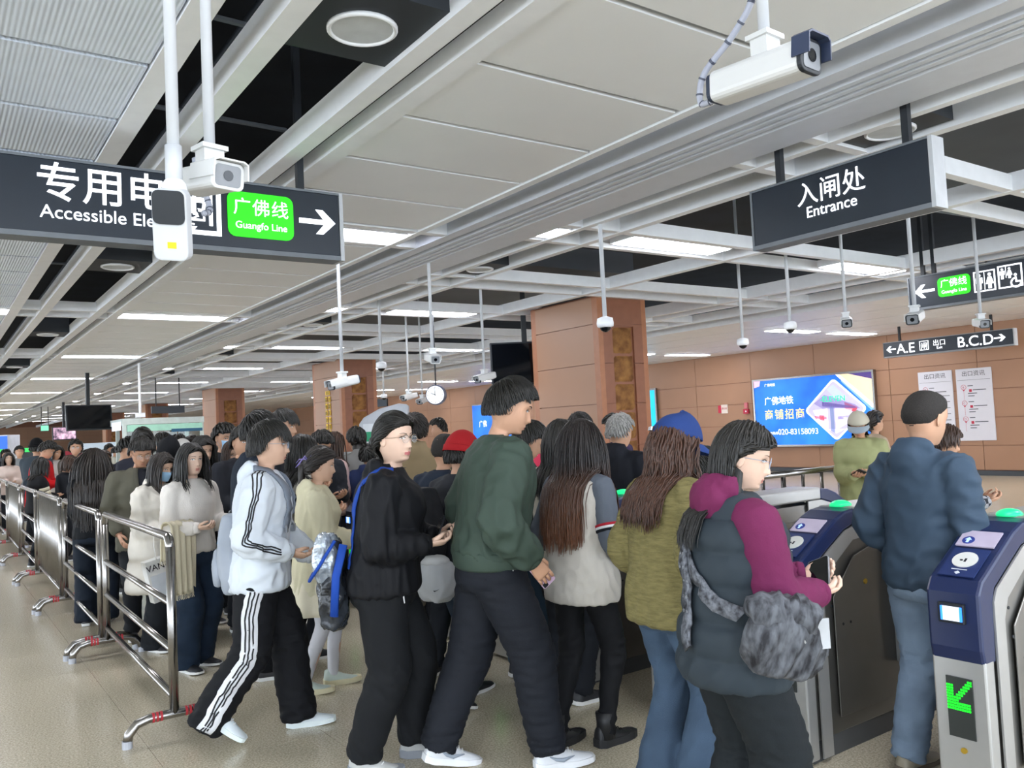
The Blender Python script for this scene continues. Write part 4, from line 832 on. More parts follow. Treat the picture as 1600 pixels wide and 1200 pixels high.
    wd = wide; bust = .022 if wom else 0; sho = (.155 if wom else .175)*wd**.5
    tab = [(1.475, -.014, .066, .062), (1.45, -.014, .078+e*.2, .07+e*.2), (1.425, -.012, .115+e*.3, .082+e*.3), (1.40, -.01, sho-.03+e*.4, .092+e*.5), (1.36, -.006, sho+.0+e*.6, .108*wd+e*.8), (1.28, 0, (sho+.008)*1+e, .122*wd+e), (1.15, 0, .152*wd+e, .118*wd+e), (1.05, 0, .148*wd+e, .112*wd+e), (.96, 0, (.168 if wom else .165)*wd+e, .122*wd+e), (.88, 0, .175*wd+e, .127*wd+e), (.80, .0, .175*wd+e, .128*wd+e), (.6, 0, .185*wd+e*1.3, .14*wd+e*1.3), (.3, 0, .2*wd+e*1.4, .16*wd+e*1.4)]
    if top.get('flare'): tab = [(z, cy, rx*(1+top['flare']*max(0, 1.2-z)), ry*(1+top['flare']*max(0, 1.2-z))) for z, cy, rx, ry in tab]
    tz = [t[0] for t in tab][::-1]
    def tb(z, k): return float(np.interp(z, tz, [t[k] for t in tab][::-1]))
    I.tb = tb; vox = (.0125, .018, .028)[lod]
    def torso(lo, hi, ex=0, fr=1.):
        zz = [hi]; z = hi
        while z-.05 > lo: z -= .05 if z < 1.38 else .024; zz.append(z)
        zz.append(lo); R = []
        for i, z in enumerate(zz):
            fb = bust*gs(z-1.26, .09); lf = (0 if i < len(zz)-1 else -.012)+(top.get('gather', 0)*-.02 if i >= len(zz)-2 else 0)
            R.append([T((p[0]*fr, p[1], z)) for p in ell(28 if lod < 2 else 16, 0, tb(z, 1), tb(z, 2)+ex+lf, tb(z, 3)+ex+fb+lf, tb(z, 3)+ex+lf)])
        return R
    # lower garment first
    bk = bot.get('kind', 'straight'); be = bot.get('ease', .01); bc = bot.get('mat') or cloth(bot.get('c', '22242a'), bot.get('cloth', 'plain'))
    if lod < 2 or py < 760:
        mb = MB()
        if bk != 'tights':
            mb.rings([[(p[0], p[1], z) for p in ell(24, 0, cy, rx*wd+be, ry*wd+be)] for z, cy, rx, ry in ((1.03, 0, .138, .102), (.95, 0, .158, .112), (.88, -.006, .168, .125), (.82, -.008, .168, .128), (.78, -.004, .14, .11))])
        rr = {'straight': (.096, .078, .068, .062), 'wide': (.102, .093, .092, .095), 'slim': (.086, .062, .05, .04), 'flare': (.094, .07, .083, .108), 'track': (.1, .092, .092, .088), 'tights': (.075, .053, .045, .034), 'loose': (.102, .09, .082, .07)}[bk]
        L0 = bot.get('end', {'loose': .075, 'straight': .06, 'track': .05}.get(bk, .035))
        for sx in (-1, 1):
            hp, K, an, F_, pt, yw = I.leg[sx]; d = (an-K).normalized(); endp = an+d*(.075-L0) if bk not in ('tights', 'slim') else an+d*.02
            mid = K.lerp(an, .5)-Vector((0, .008, 0))
            tp = Vector((sx*.083, -.004, .87)); Q, r = pathr([tp, tp.lerp(K, .5)+Vector((sx*.008, .004, 0)), K, mid, endp], [rr[0]+be, (rr[0]+rr[1])/2+be*.8, rr[1]+be*.5, rr[2]+be*.4, rr[3]+be*.3])
            mb.tube(Q, [q*(wd*.5+.5) for q in r], (20, 14, 8)[lod])
        me = bake(mb, vox, 4 if bk != 'tights' else 1)
        if lod < 2:
            a, n = getv(me); amp = bot.get('fold', .006)*1.7; jw = np.zeros(len(a))+.25
            for sx in (-1, 1):
                for J, q in ((I.leg[sx][1], .12), (I.leg[sx][2], .16), (I.leg[sx][0], .12)): jw += .9*np.exp(-((a-np.array(J))**2).sum(1)/q**2)
            if bk not in ('tights',): a = a+n*(folds(a, seed+3, (9, 9, 16))*amp*np.minimum(jw, 1.2))[:, None]; setv(me, a)
        nm = {'tights': 'tights'}.get(bk, 'jeans' if bot.get('cloth') == 'denim' else 'trousers'); I.pants = link(nm, me, bc, root)
        if bot.get('skirt'):
            sk_ = bot['skirt']; mb = MB(); R = []
            for i in range(9):
                t = i/8; z = 1.0-(1.0-sk_[0])*t; rx = .145+(sk_[1]-.145)*t**.8; R.append([((rx+.012*t*sin(9*b))*cos(b), (rx*.82+.012*t*sin(9*b))*sin(b), z) for b in [2*pi*j/54 for j in range(54)]])
            R += [[(x*.96, y*.96, z) for x, y, z in r_] for r_ in R[::-1]]; mb.rings(R, closed=True); link('skirt', mb.mesh('skirt', True), bot.get('skm') or cloth(sk_[2]), root)
    # shoes
    if lod < 2 or py < 740:
        sm = mat('shoe '+shoec, shoec, .5, bump=.1, bscale=50); so = mat('sole '+soles, soles, .5); ht = {'plain': .0, 'chunky': .02, 'boot': .02, 'sneaker': .008}[shoes]
        for sx in (-1, 1):
            hp, K, an, F_, pt, yw = I.leg[sx]; MF = Matrix.Translation(F_)@Matrix.Rotation(RD(yw), 4, 'Z')
            MF = MF@Matrix.Translation((0, .11, 0))@Matrix.Rotation(-RD(pt), 4, 'X')@Matrix.Translation((0, -.11, 0))
            sec = [(-.088, .024, .05), (-.08, .033, .088+ht), (-.05, .037, .1+ht), (-.015, .037, .1+ht), (.02, .037, .088), (.06, .041, .068), (.1, .045, .055), (.14, .043, .046), (.165, .034, .04), (.178, .018, .03)]
            def srings(f): return [[MF@Vector((w_*cos(b)*f(0, w_, h_, b)[0], y, f(0, w_, h_, b)[1])) for b in [2*pi*j/14 for j in range(14)]] for y, w_, h_ in sec]
            th = .022+ht*.8
            up_ = MB().rings(srings(lambda _, w_, h_, b: (1.0, th*.7+(h_-th*.7)*max(0, sin(b)) if sin(b) > 0 else th*.7+.01*sin(b))))
            sh_ = link('shoe', up_.mesh('shoe', True), sm, root)
            sl = MB().rings([[MF@Vector((w_*1.06*(abs(cos(b))**.75)*(1 if cos(b) > 0 else -1), y*1.03-.001, (th+(.008 if y < -.05 else .004 if y > .13 else 0) if sin(b) > .01 else (.0 if -.06 < y < .1 else .006 if y < 0 else .004+.1*(y-.1))))) for b in [2*pi*(j+.5)/12 for j in range(12)]] for y, w_, h_ in sec])
            link('sole', sl.mesh('sole'), so, sh_)
            if lod == 0:
                lc = MB()
                for k in range(4): y = .02+k*.02; z = .094-k*.011; lc.tube([MF@Vector((-.018, y, z-.006)), MF@Vector((0, y+.004, z+.004)), MF@Vector((.018, y, z-.006))], .003, 5)
                link('laces', lc.mesh('laces', True), mat('laces '+('k' if shoes == 'boot' else 'w'), '1c1c1e' if shoes == 'boot' else 'dcdcda', .8), sh_)
            if shoes == 'boot':
                bt = MB().tube([an+Vector((0, -.005, -.03)), an+Vector((0, -.008, .05)), an+Vector((0, -.008, .1))], [.05, .046, .05], 16); link('boot_shaft', bt.mesh('bs', True), sm, sh_)
    # top garment mesh
    mb = MB(); vest = kind in ('vest', 'puffervest')
    mb.rings(torso(hem, top.get('neck', 1.452)))
    se = top.get('sleeve', e); I.sr = se
    sle = MB() if vest else mb
    for sx in (-1, 1):
        S, E, Wp = I.S[sx], I.E[sx], I.Wr[sx]; cut = E.lerp(Wp, top.get('cuff', .93)); ue = se*top.get('sl', .35) if vest else se
        Q, r = pathr([T((sx*.07, -.006, 1.345)), S, S.lerp(E, .5), E, E.lerp(cut, .55), cut], [.06+ue*.4, .062+ue*.6, .055+ue*.8, .047+ue*.9, .042+ue*.8, .033+ue*.45]); sle.tube([q for q in Q], r, (20, 14, 8)[lod])
        mb.sph(S, (.058+e*.4,)*3, 12, 8) if not vest else mb.sph(T((sx*(shx-.035), -.008, 1.35)), (.055+e*.3, .068+e*.4, .055+e*.3), 12, 8)
    hood = top.get('hood')
    if hood:       # hood lying on the back of the neck
        hs_ = top.get('hoods', 1.); R = []
        for i in range(13):
            a = RD(-75)+RD(150)*i/12+0; q = .55+.45*cos(a*1.0); c = T((sin(a)*.085*1.0, -.025-.062*cos(a)*1.0, 1.462+.0*cos(a)-.012*cos(a))); 
            R.append([c+Vector((sin(a)*r1*.8, -cos(a)*r1*.9, r2*1.15))*q*hs_ for r1, r2 in [(.042*cos(b), .042*sin(b)) for b in [2*pi*j/12 for j in range(12)]]])
        mb.rings(R)
        mb.sph(T((0, -.1, 1.4)), (.085*hs_, .05*hs_, .07*hs_), 14, 10)
    me = bake(mb, vox, 3 if lod == 0 else 2); fam = top.get('fold', .006)*1.5
    if lod < 2 or top.get('puff'):
        a, n = getv(me); jw = np.zeros(len(a))+.3
        for sx in (-1, 1):
            for J, q in ((I.E[sx], .13), (I.S[sx], .12), (I.Wr[sx], .1)): jw += .8*np.exp(-((a-np.array(J))**2).sum(1)/q**2)
        jw += .5*np.exp(-((a[:, 2]-hem-.08)/.1)**2)
        dsp = folds(a, seed, top.get('fr', (13, 13, 8)))*fam*np.minimum(jw, 1.3)
        if top.get('puff'):
            pf = top['puff']; ph = a[:, 2]/pf[0]
            # sleeves use the distance along the arm
            dsp = dsp+(np.abs(np.sin(pi*ph))**.45-.7)*pf[1]
        a = a+n*dsp[:, None]; setv(me, a)
    nm = {'jacket': 'jacket', 'coat': 'coat', 'sweater': 'sweater', 'hoodie': 'hoodie', 'vest': 'vest', 'puffervest': 'puffer_vest', 'puffer': 'puffer_jacket', 'blazer': 'blazer'}.get(kind, 'jacket')
    I.top = link(nm, me, tc, root)
    if vest:
        m2 = bake(sle, vox, 3)
        if lod < 2:
            a, n = getv(m2); jw = np.zeros(len(a))+.25
            for sx in (-1, 1):
                for J, q in ((I.E[sx], .11), (I.Wr[sx], .1)): jw += .9*np.exp(-((a-np.array(J))**2).sum(1)/q**2)
            a = a+n*(folds(a, seed+9, (18, 18, 18))*.007*np.minimum(jw, 1.2))[:, None]; setv(m2, a)
        I.sleeve = link('sleeves', m2, cloth(under or '888888'), root)
        if top.get('underhood'):
            mb = MB(); hs_ = top['underhood']; R = []
            for i in range(13):
                a = RD(-80)+RD(160)*i/12; q = .6+.4*cos(a); c = T((sin(a)*.085, -.03-.07*cos(a), 1.475-.012*cos(a)))
                R.append([c+Vector((sin(a)*r1*.8, -cos(a)*r1*.9, r2*1.2))*q*hs_ for r1, r2 in [(.05*cos(b), .05*sin(b)) for b in [2*pi*j/12 for j in range(12)]]])
            mb.rings(R); mb.sph(T((0, -.115, 1.42)), (.1*hs_, .06*hs_, .085*hs_), 14, 10); m3 = bake(mb, vox, 3); a, n = getv(m3); a = a+n*(folds(a, seed+5, (22, 22, 22))*.007)[:, None]; setv(m3, a); link('hood', m3, cloth(under), root)
    bvh = None
    def BV():
        nonlocal bvh
        if bvh is None: a, _ = getv(I.top.data); bvh = BVHTree.FromPolygons([tuple(v) for v in a], [tuple(p.vertices) for p in I.top.data.polygons])
        return bvh
    I.BV = BV
    # collar and cuffs, hem band
    if lod < 2:
        ck = top.get('collar', 'stand' if kind in ('jacket', 'coat', 'puffer', 'puffervest', 'vest') else 'crew')
        if ck:
            hC, ro, thk = {'stand': (.045, .012, .008), 'crew': (.016, .004, .006), 'turtle': (.06, .004, .007), 'high': (.075, .02, .014), 'shirt': (.035, .012, .006)}[ck]; R = []
            for z, rr_, in ((0, ro), (hC*.5, ro*.9), (hC, ro*.7), (hC+.004, ro*.7-thk*.5), (hC, ro*.7-thk), (hC*.3, ro-thk*1.4)):
                c = N0.lerp(MH@Vector((0, -.014, -.13)), min(1, z/.075)*.8)
                R.append([c+Vector(((.062+rr_)*cos(2*pi*j/28), (.06+rr_)*sin(2*pi*j/28), -.004+z*.35*(-1 if sin(2*pi*j/28) > .2 else 1)*.5)) for j in range(28)])
            link('collar', MB().rings(R, closed=True).mesh('collar', True), top.get('colm') or tc, root)
        if kind not in ('coat', 'blazer') :
            for sx in (-1, 1):
                E, Wp = I.E[sx], I.Wr[sx]; c1 = E.lerp(Wp, top.get('cuff', .93)); d = (Wp-E).normalized(); r0 = .034+se*.4
                o = link('cuff', MB().tube([c1-d*.012, c1+d*.004, c1+d*.022, c1+d*.026], [r0, r0+.001, r0-.005, r0-.012], 16).mesh('cuff', True), top.get('cuffm') or (cloth(under) if vest else tc), root)
        if top.get('band'):
            R = []
            for z, q in ((hem+.055, .004), (hem+.045, .01), (hem-.01, .002), (hem-.02, -.004), (hem-.015, -.02), (hem+.05, -.02)): R.append([T((p[0], p[1], z)) for p in ell(40, 0, 0, tb(hem, 2)+q-.012, tb(hem, 3)+q-.012)])
            link('hem_band', MB().rings(R, closed=True).mesh('hb', True), top.get('bandm') or tc, root)
    # ------- hair
    hs = hair.get('s', 'short'); hc = hairmat(hair.get('c', 'black')) if hs != 'buzz' else mat('cropped hair', '26221f', .75, bump=.9, bscale=320, var=.3, vscale=200)
    HR = np.array((.0795*hw*hscale, .1005, .1185)); vol = hair.get('vol', .012 if hs != 'buzz' else .003)
    RHn = np.array(RH); HCn = np.array(HC)
    def zl(y, x=0): return np.interp(y, [-.11, -.05, -.02, .01, .05, .085, .11], hair.get('line') or ([-.075, -.062, -.03, .0, .035, .056, .066] if wom else [-.062, -.048, -.012, .02, .044, .058, .066]))
    if hs != 'none':
        nu, nv_ = (64, 44) if lod == 0 else (40, 28) if lod == 1 else (18, 11); V = []; Fc = []; KV = []
        for i in range(nv_+1):
            ph = pi*(.5-.74*i/nv_)
            for j in range(nu):
                th = 2*pi*j/nu; d = np.array((cos(ph)*cos(th), cos(ph)*sin(th), sin(ph))); p = d*HR/(np.abs(d)**2.35).sum()**(1/2.35); lim = float(zl(p[1])); k = min(1, max(0, (p[2]-lim)/(.055 if hs == 'buzz' else .024))); KV.append(k); k = k*k*(3-2*k)
                n_ = .5+.5*sin(23*th+5*sin(7*ph))*cos(ph)
                ex = -.013+.009*min(1, k*6)+(vol+.003*n_+(.007 if hs == 'buzz' else .006))*k*(.25 if cap and p[2] > .02 else 1) + hair.get('back', 0)*k*max(0, -d[1])*max(0, 1-abs(d[2]))
                q = p*(1+ex/np.linalg.norm(p)); V.append(tuple(HCn+RHn@q))
        for i in range(nv_):
            for j in range(nu):
                f_ = (i*nu+j, (i+1)*nu+j, (i+1)*nu+(j+1) % nu, i*nu+(j+1) % nu)
                if max(KV[q_] for q_ in f_) > 0: Fc.append(f_)
        capm = MB(); capm.add(V, Fc)
        if hs in ('long', 'wavy', 'bob'):
            R = []
            for i in range(7):
                t = i/6; c = MH@Vector((0, -.03, -.02)); c = c.lerp(N0+Vector((0, -.03, -.03 if hs != 'bob' else .03)), t); R.append([c+Vector(((.062+.02*t)*cos(a)*q_, (.055+.012*t)*sin(a)*q_, 0)) for a, q_ in [(RD(170+200*j/14), 1) for j in range(15)]+[(RD(370-200*j/14), .86) for j in range(15)]])
            capm.rings(R)
        hm = capm.mesh('hair', True); I.hair = link('hair', hm, hc, root)
        cnt = {'short': (1500, 420, 90), 'long': (900, 420, 130), 'bob': (420, 220, 90), 'wavy': (850, 300, 120), 'tied': (1300, 400, 80), 'buzz': (0, 0, 0), 'bowl': (1500, 420, 100), 'grey': (900, 150, 70)}.get(hs, (400, 200, 70))[lod]
        if cnt:
            m_ = cnt*3; ii = np.arange(m_)+.5; ph = np.arccos(1-2*ii/m_); th = pi*(1+5**.5)*ii
            d = np.stack([np.cos(th)*np.sin(ph), np.sin(th)*np.sin(ph), np.cos(ph)], 1); p = d*HR/((np.abs(d)**2.35).sum(1)**(1/2.35))[:, None]
            keep = p[:, 2] > zl(p[:, 1])+.006
            if cap: keep &= p[:, 2] < {'cap': .05, 'beanie': .012, 'hood': -9}[cap[0]]
            if not keep.any(): keep[-1] = True
            d, p = d[keep], p[keep]
            if len(p) > cnt: sel = rs.permutation(len(p))[:cnt]; d, p = d[sel], p[sel]
            n = len(p); nrm = d/HR; nrm /= np.linalg.norm(nrm, axis=1)[:, None]
            part_ = hair.get('part', .015); sg = np.sign(p[:, 0]-part_); sg[sg == 0] = 1
            K = (14, 11, 8)[lod]; L = np.full(n, hair.get('len', .07)); g_ = np.array((0, 0, -1.)); grav = .12; th0 = ((.0017, .0034, .008) if hs in ('short', 'bowl', 'tied', 'grey') else (.0025, .004, .008))[lod]; lift = .3
            if hs in ('short', 'bowl', 'grey'):
                cr_ = np.array((0, -.055, .1)); t = p-cr_; t[:, 2] *= .5; t[:, 1] += .02
                fr = p[:, 1] > .02; L = L*(.75+.5*rs.random(n)); room = np.maximum(p[:, 2]-zl(p[:, 1]), 0)*1.15+.010; room *= np.where((np.abs(p[:, 0]) > .045) & (p[:, 1] > -.03), .72, 1.); fr &= np.abs(p[:, 0]) < .062; L = np.where(fr, L, np.minimum(L, room))
                if hs != 'bowl': L[fr] = np.minimum(L[fr], np.maximum(p[fr, 2]-.045, 0)*1.3+.02)
                if hs == 'bowl': L[fr] = np.minimum(L[fr], np.maximum(p[fr, 2]-.03, 0)*1.4+.018); grav = .25; lift = .12
                K = 7 if lod < 2 else 5
            elif hs == 'tied':
                t = np.stack([-p[:, 0]*.3, -.1-p[:, 1]*.2-p[:, 1]*0, -.03-p[:, 2]*.3+p[:, 1]*.2], 1); L[:] = .16; grav = .02; lift = .02; K = 9
            else:
                w__ = np.clip((p[:, 1]+.065)/.07, 0, 1); t = np.stack([sg*.6*w__+p[:, 0]*1.5*(1-w__), -.25*w__-.5*(1-w__)*(p[:, 2] > .06), -.35*w__-1*(1-w__)], 1); L = L*(.86+.2*rs.random(n))+.0; L = L-(.1185-p[:, 2])*.6; grav = .3; lift = .05
            t = t-nrm*(t*nrm).sum(1)[:, None]; t /= np.linalg.norm(t, axis=1)[:, None]+1e-9; dr = t+nrm*lift
            pos = HCn+(p+nrm*(vol+.002))@RHn.T; dr = dr@RHn.T; dr /= np.linalg.norm(dr, axis=1)[:, None]
            pts = [pos.copy()]; ds = (L/K)[:, None]; off = vol+.004+rs.random(n)*.008; ta = np.array(tab); tzr = ta[::-1, 0]; wv = hair.get('wave', 0); pht = rs.random(n)*6.28
            lr = -RD(lean); RLi = np.array(RL.transposed()); peln = np.array(pel)
            clear = hair.get('clear', .018)+rs.random(n)*.02
            for k in range(K):
                jit = rs.normal(size=(n, 3))*.04
                if wv: jit = jit+wv*np.stack([np.sin(pht+k*1.5), np.cos(pht*1.3+k*1.5), 0*pht], 1)
                gk = grav if k < 4 else min(.6, grav*1.6)
                dr = dr*(1-gk)+g_*gk+jit*(1 if hs not in ('short', 'bowl') else .8); dr /= np.linalg.norm(dr, axis=1)[:, None]; pos = pos+dr*ds
                q = (pos-HCn)@RHn; rad = HR+off[:, None]; qn = q/rad; ln = np.linalg.norm(qn, axis=1); ins = (ln < 1) & (q[:, 2] > -.09)
                q[ins] = (qn[ins]/ln[ins][:, None])*rad[ins]
                mx = {'tied': 1.0, 'short': 1.09, 'grey': 1.07, 'bowl': 1.1}.get(hs)
                if mx: far_ = ln > mx; q[far_] = (qn[far_]/ln[far_][:, None])*rad[far_]*mx
                if hs not in ('bowl',) and not hair.get('bangs'):
                    fz = (q[:, 1] > .012) & (q[:, 2] < zl(q[:, 1])) & (q[:, 2] > -.12) & (np.abs(q[:, 0]) < .07); q[fz, 0] = np.where(q[fz, 0] > part_*0, 1, -1)*.072; 
                    if not hair.get('fringe'): q[fz, 1] = np.minimum(q[fz, 1], .055)
                if hair.get('swept'): m_s = (q[:, 2] < .05) & (q[:, 1] > -.02) & (q[:, 2] > -.17); q[m_s, 1] = -.02-rs.random(m_s.sum())*.02; q[m_s, 0] = np.where(q[m_s, 0] > 0, 1, -1)*(.082+rs.random(m_s.sum())*.008)
                pos = HCn+q@RHn.T
                if hs in ('long', 'wavy', 'bob'):
                    u = (pos-peln)@RLi.T+peln; u = np.where((pos[:, 2:3] > .94), u, pos)
                    rx = np.interp(u[:, 2], tzr, ta[::-1, 2])+clear; ry = np.interp(u[:, 2], tzr, ta[::-1, 3])+clear; rq = np.sqrt((u[:, 0]/rx)**2+(u[:, 1]/ry)**2); ins = (rq < 1) & (u[:, 2] < 1.44)
                    # push out mostly front/back so that hair falls over the back and chest
                    nx = u[ins, 0]/rq[ins]*1.0; ny = u[ins, 1]/rq[ins]
                    lim = np.sqrt(np.maximum(0, 1-(u[ins, 0]/rx[ins])**2))*ry[ins]; sgy = np.where(u[ins, 1] > .035, 1, -1); u[ins, 1] = np.where(np.abs(u[ins, 0]) < rx[ins]*.92, sgy*lim, ny); u[ins, 0] = np.where(np.abs(u[ins, 0]) < rx[ins]*.92, u[ins, 0], nx)
                    w_ = (u-peln)@RLi+peln; pos = np.where(u[:, 2:3] > .94, w_, u)
                pts.append(pos.copy())
            pts = np.stack(pts, 1); tan = np.gradient(pts, axis=1); tan /= np.linalg.norm(tan, axis=2)[..., None]+1e-9
            outv = pts-HCn-np.array((0, 0, 0)); outv[..., 2] *= .2; u = np.cross(tan, outv); u /= np.linalg.norm(u, axis=2)[..., None]+1e-9; w_ = np.cross(u, tan)
            kk = np.linspace(0, 1, K+1); rad = th0*(1-kk**3*.75)*hair.get('thick', 1.); rad = rad[None, :, None]*(.7+.7*rs.random(n))[:, None, None]
            ring = [pts+u*rad*1.7, pts+w_*rad, pts-u*rad*1.7, pts-w_*rad]; V = np.stack(ring, 2).reshape(-1, 3)     # n,K+1,4
            idx = np.arange(n)[:, None, None]*(K+1)*4+np.arange(K)[None, :, None]*4; j0 = np.arange(4)[None, None, :]; j1 = (j0+1) % 4
            Fc = np.stack([idx+j0, idx+j1, idx+4+j1, idx+4+j0], 3).reshape(-1, 4)
            me = bpy.data.meshes.new('strands'); me.from_pydata(V.tolist(), [], Fc.tolist()); me.polygons.foreach_set('use_smooth', [True]*len(me.polygons)); me['n'] = n
            o = link('hair_strands', me, hc, I.hair); o['kind'] = 'stuff'
        if hair.get('bun'):
            b = hair['bun']; k = MB().sph(MH@Vector(b[:3]), (b[3],)*3, 16, 10); hm2 = bake(k, .008, 1); a, n_ = getv(hm2); setv(hm2, a+n_*(folds(a, 4, (60, 60, 60))*.003)[:, None]); link('hair_bun', hm2, hc, I.hair)
        if hair.get('tail'):
            tl = hair['tail']; k = MB().tube([MH@Vector((0, -.1, .0)), MH@Vector((0, -.13, -.02)), MH@Vector((0, -.125, -.1)), MH@Vector((0, -.11, -tl))], [.018, .03, .026, .006], 12); link('ponytail', k.mesh('pt', True), hc, I.hair)
    if cap:       # baseball cap / beanie / hood up
        kd, cc = cap[0], cap[1]; cm = cloth(cc, 'plain' if kd != 'beanie' else 'knit'); HRc = HR*1.04+min(vol, .014)+.012
        lo = {'cap': .03, 'beanie': .0, 'hood': -.11}[kd]; k = MB(); R = []
        for i in range(14):
            a = pi/2-(pi/2-math.asin(max(-.95, lo/HRc[2])))*i/13; q = max(cos(a), .03)
            R.append([MH@Vector((HRc[0]*q*cos(b)*(1.02), HRc[1]*q*sin(b)*1.02-(.0), HRc[2]*sin(a)*1.02-(.012*sin(b)*-1 if kd == 'cap' else (.03*max(0, sin(b))*-1 if kd == 'hood' else 0))+.004)) for b in [2*pi*j/32 for j in range(32)]])
        if kd == 'beanie': R[-1] = R[-1]; 
        inner = [[v.lerp(HC, .04) for v in r_] for r_ in R[::-1]]
        k.rings(R+inner, closed=False); I.cap = link({'cap': 'cap', 'beanie': 'beanie', 'hood': 'hood'}[kd], k.mesh('cap', True), cm, root)
        if kd == 'cap':
            b_ = MB(); top_, bot_ = [], []; bl = .085
            V = []
            for i in range(7):
                for j in range(13):
                    a = RD(20)+RD(140)*j/12; r0 = 1+i/6*.0; x = HRc[0]*1.0*cos(a); y0 = HRc[1]*1.0*sin(a); ext = bl*(sin((a-RD(20))/RD(140)*pi))**.55*i/6; V.append((x*(1+.05*i/6), y0+ext, .036-.028*(i/6)**1.3-.012*(abs(x)/.08)**2+.0))
            Vt = [MH@Vector(v) for v in V]; Vb = [MH@Vector((v[0], v[1], v[2]-.004)) for v in V]; n = 13
            Fc = [(i*n+j, i*n+j+1, (i+1)*n+j+1, (i+1)*n+j) for i in range(6) for j in range(12)]; b_.add(Vt, Fc); b_.add(Vb, [f[::-1] for f in Fc]); link('visor', b_.mesh('visor', True), cloth(cap[2]) if len(cap) > 2 else cm, I.cap)
            link('button', MB().sph(MH@Vector((0, 0, HRc[2]*1.02+.004)), .007, 8, 5).mesh('b', True), cm, I.cap)
            if len(cap) < 3: link('strap_buckle', MB().box((-.018, -.004, -.008), (.018, .002, .008)).mesh('sb'), mat('buckle', 'c8ccd2', .3, .8), I.cap, MH@Matrix.Translation((-.03, -HRc[1]*1.0-.002, .04))@Matrix.Rotation(RD(-18), 4, 'Z'))
        if kd == 'beanie':
            R = []
            for z, q in ((-.002, 1.05), (.0, 1.075), (.04, 1.07), (.043, 1.04), (.02, 1.03)): R.append([MH@Vector((HRc[0]*q*cos(b)*math.sqrt(1-(z/HRc[2])**2), HRc[1]*q*sin(b)*math.sqrt(1-(z/HRc[2])**2), z)) for b in [2*pi*j/32 for j in range(32)]])
            link('turned_brim', MB().rings(R, closed=True).mesh('br', True), cm, I.cap)
    I.M = lambda v: root.matrix_basis@Vector(v)
    return I
def strip(I, pts, w, m_, name='stripe', off=.004, thk=.003, target=None, parent=None, k=5, maxd=None):
    """a band of cloth laid over the garment along a line"""
    bv = target or I.BV(); Q, _ = pathr(pts, [1]*len(pts), k); C = []; Nn = []
    for q in Q:
        h = bv.find_nearest(q); 
        if h[0] is None: continue
        nn = h[1]; 
        if (q-h[0]).length > 1e-5 and (q-h[0]).dot(nn) < 0: pass
        C.append(h[0]+nn*off); Nn.append(nn)
    V = []; 
    for i in range(len(C)):
        t = (C[min(i+1, len(C)-1)]-C[max(i-1, 0)]).normalized(); sd = t.cross(Nn[i]).normalized()
        n_ = Nn[i]; V.append([C[i]-sd*w/2-n_*.002, C[i]-sd*w/2+n_*thk, C[i]+sd*w/2+n_*thk, C[i]+sd*w/2-n_*.002])
    mb = MB().rings(V); return link(name, mb.mesh(name, True), m_, parent or I.root)
def mworld(I): 
    r = I.root; return Matrix.Translation(r.location)@r.rotation_euler.to_matrix().to_4x4()@Matrix.Diagonal((*r.scale, 1))
def phone(I, sx, lab, tilt=0, c='1b1c20', lit=False, off=(.0, .085, .022), big=1., rot=0):
    Wp, un, hd, wn = I.hand[sx]; M3 = Matrix((un*(1 if sx > 0 else -1), hd, wn)).transposed() if sx > 0 else Matrix((-un, hd, wn)).transposed()
    M = mworld(I)@(Matrix.Translation(Wp+un*off[0]+hd*off[1]+wn*off[2])@M3.to_4x4()@Matrix.Rotation(RD(rot), 4, 'Z')@Matrix.Rotation(RD(tilt), 4, 'X'))
    loc, q, sc = M.decompose(); t = thing('phone', lab, 'phone', loc); t.rotation_mode = 'QUATERNION'; t.rotation_quaternion = q
    w, h = .037*big, .078*big; part('case', MB().prism(rrect(-w, -h, w, h, .01), -.004, .004, 'z'), mat('phone '+c, c, .3), t, bev=.001)
    part('screen', MB().prism(rrect(-w+.003, -h+.003, w-.003, h-.003, .008), .004, .0048, 'z'), flat('dfe8f4', emit=.5) if lit else GLASSK, t)
    part('camera_bump', MB().prism(rrect(-w+.005, h-.03, -w+.03, h-.005, .005), -.0055, -.004, 'z'), BLACK, t)
    return t
# ------------------------------------------------ the queue, nearest first
W_ = 'e9ebee'
P5 = person('tall man in dark green bomber jacket and black trousers with white trainers', 795, 586, 4.08, 72, 'm', lips='b5776a', top=dict(kind='jacket', c='48584e', cloth='nylon', ease=.065, hem=.90, band=1, gather=1, fold=.010, collar='stand'), bot=dict(kind='loose', c='23272f', ease=.02), hair=dict(s='short', len=.075, vol=.009), pose='phone1', arms=((.2, .12, .98), (.22, .10, .93)), pitch=20, lean=9, yaw=12, feet=((.09, -.24, 0, 14, 6), (.1, .22, 0, 0, 4)), shoes='sneaker', shoec='e6e8ec', soles='f0f2f6', seed=11)
P6 = person('woman in black jacket with round wire glasses looking back from the queue', 614, 643, 4.12, 98, 'f', top=dict(kind='jacket', c='17191d', ease=.05, hem=.84, fold=.009, hood=1, hoods=.8, collar='high', cloth='nylon', sleeve=.035), bot=dict(kind='loose', c='1b1d21', ease=.015), hair=dict(s='tied', vol=.01, bun=(0, -.12, -.02, .035)), pose='phone', arms=((.08, .24, 1.12), (.10, .22, 1.1)), pitch=2, lean=6, yaw=32, glasses='thin', skin=3, wide=1.12, feet=((.1, .12, 0, 0, 4), (.1, -.1, 0, 0, 12)), shoes='chunky', shoec='b9bab8', soles='8e939b', seed=12, lips='c07070')
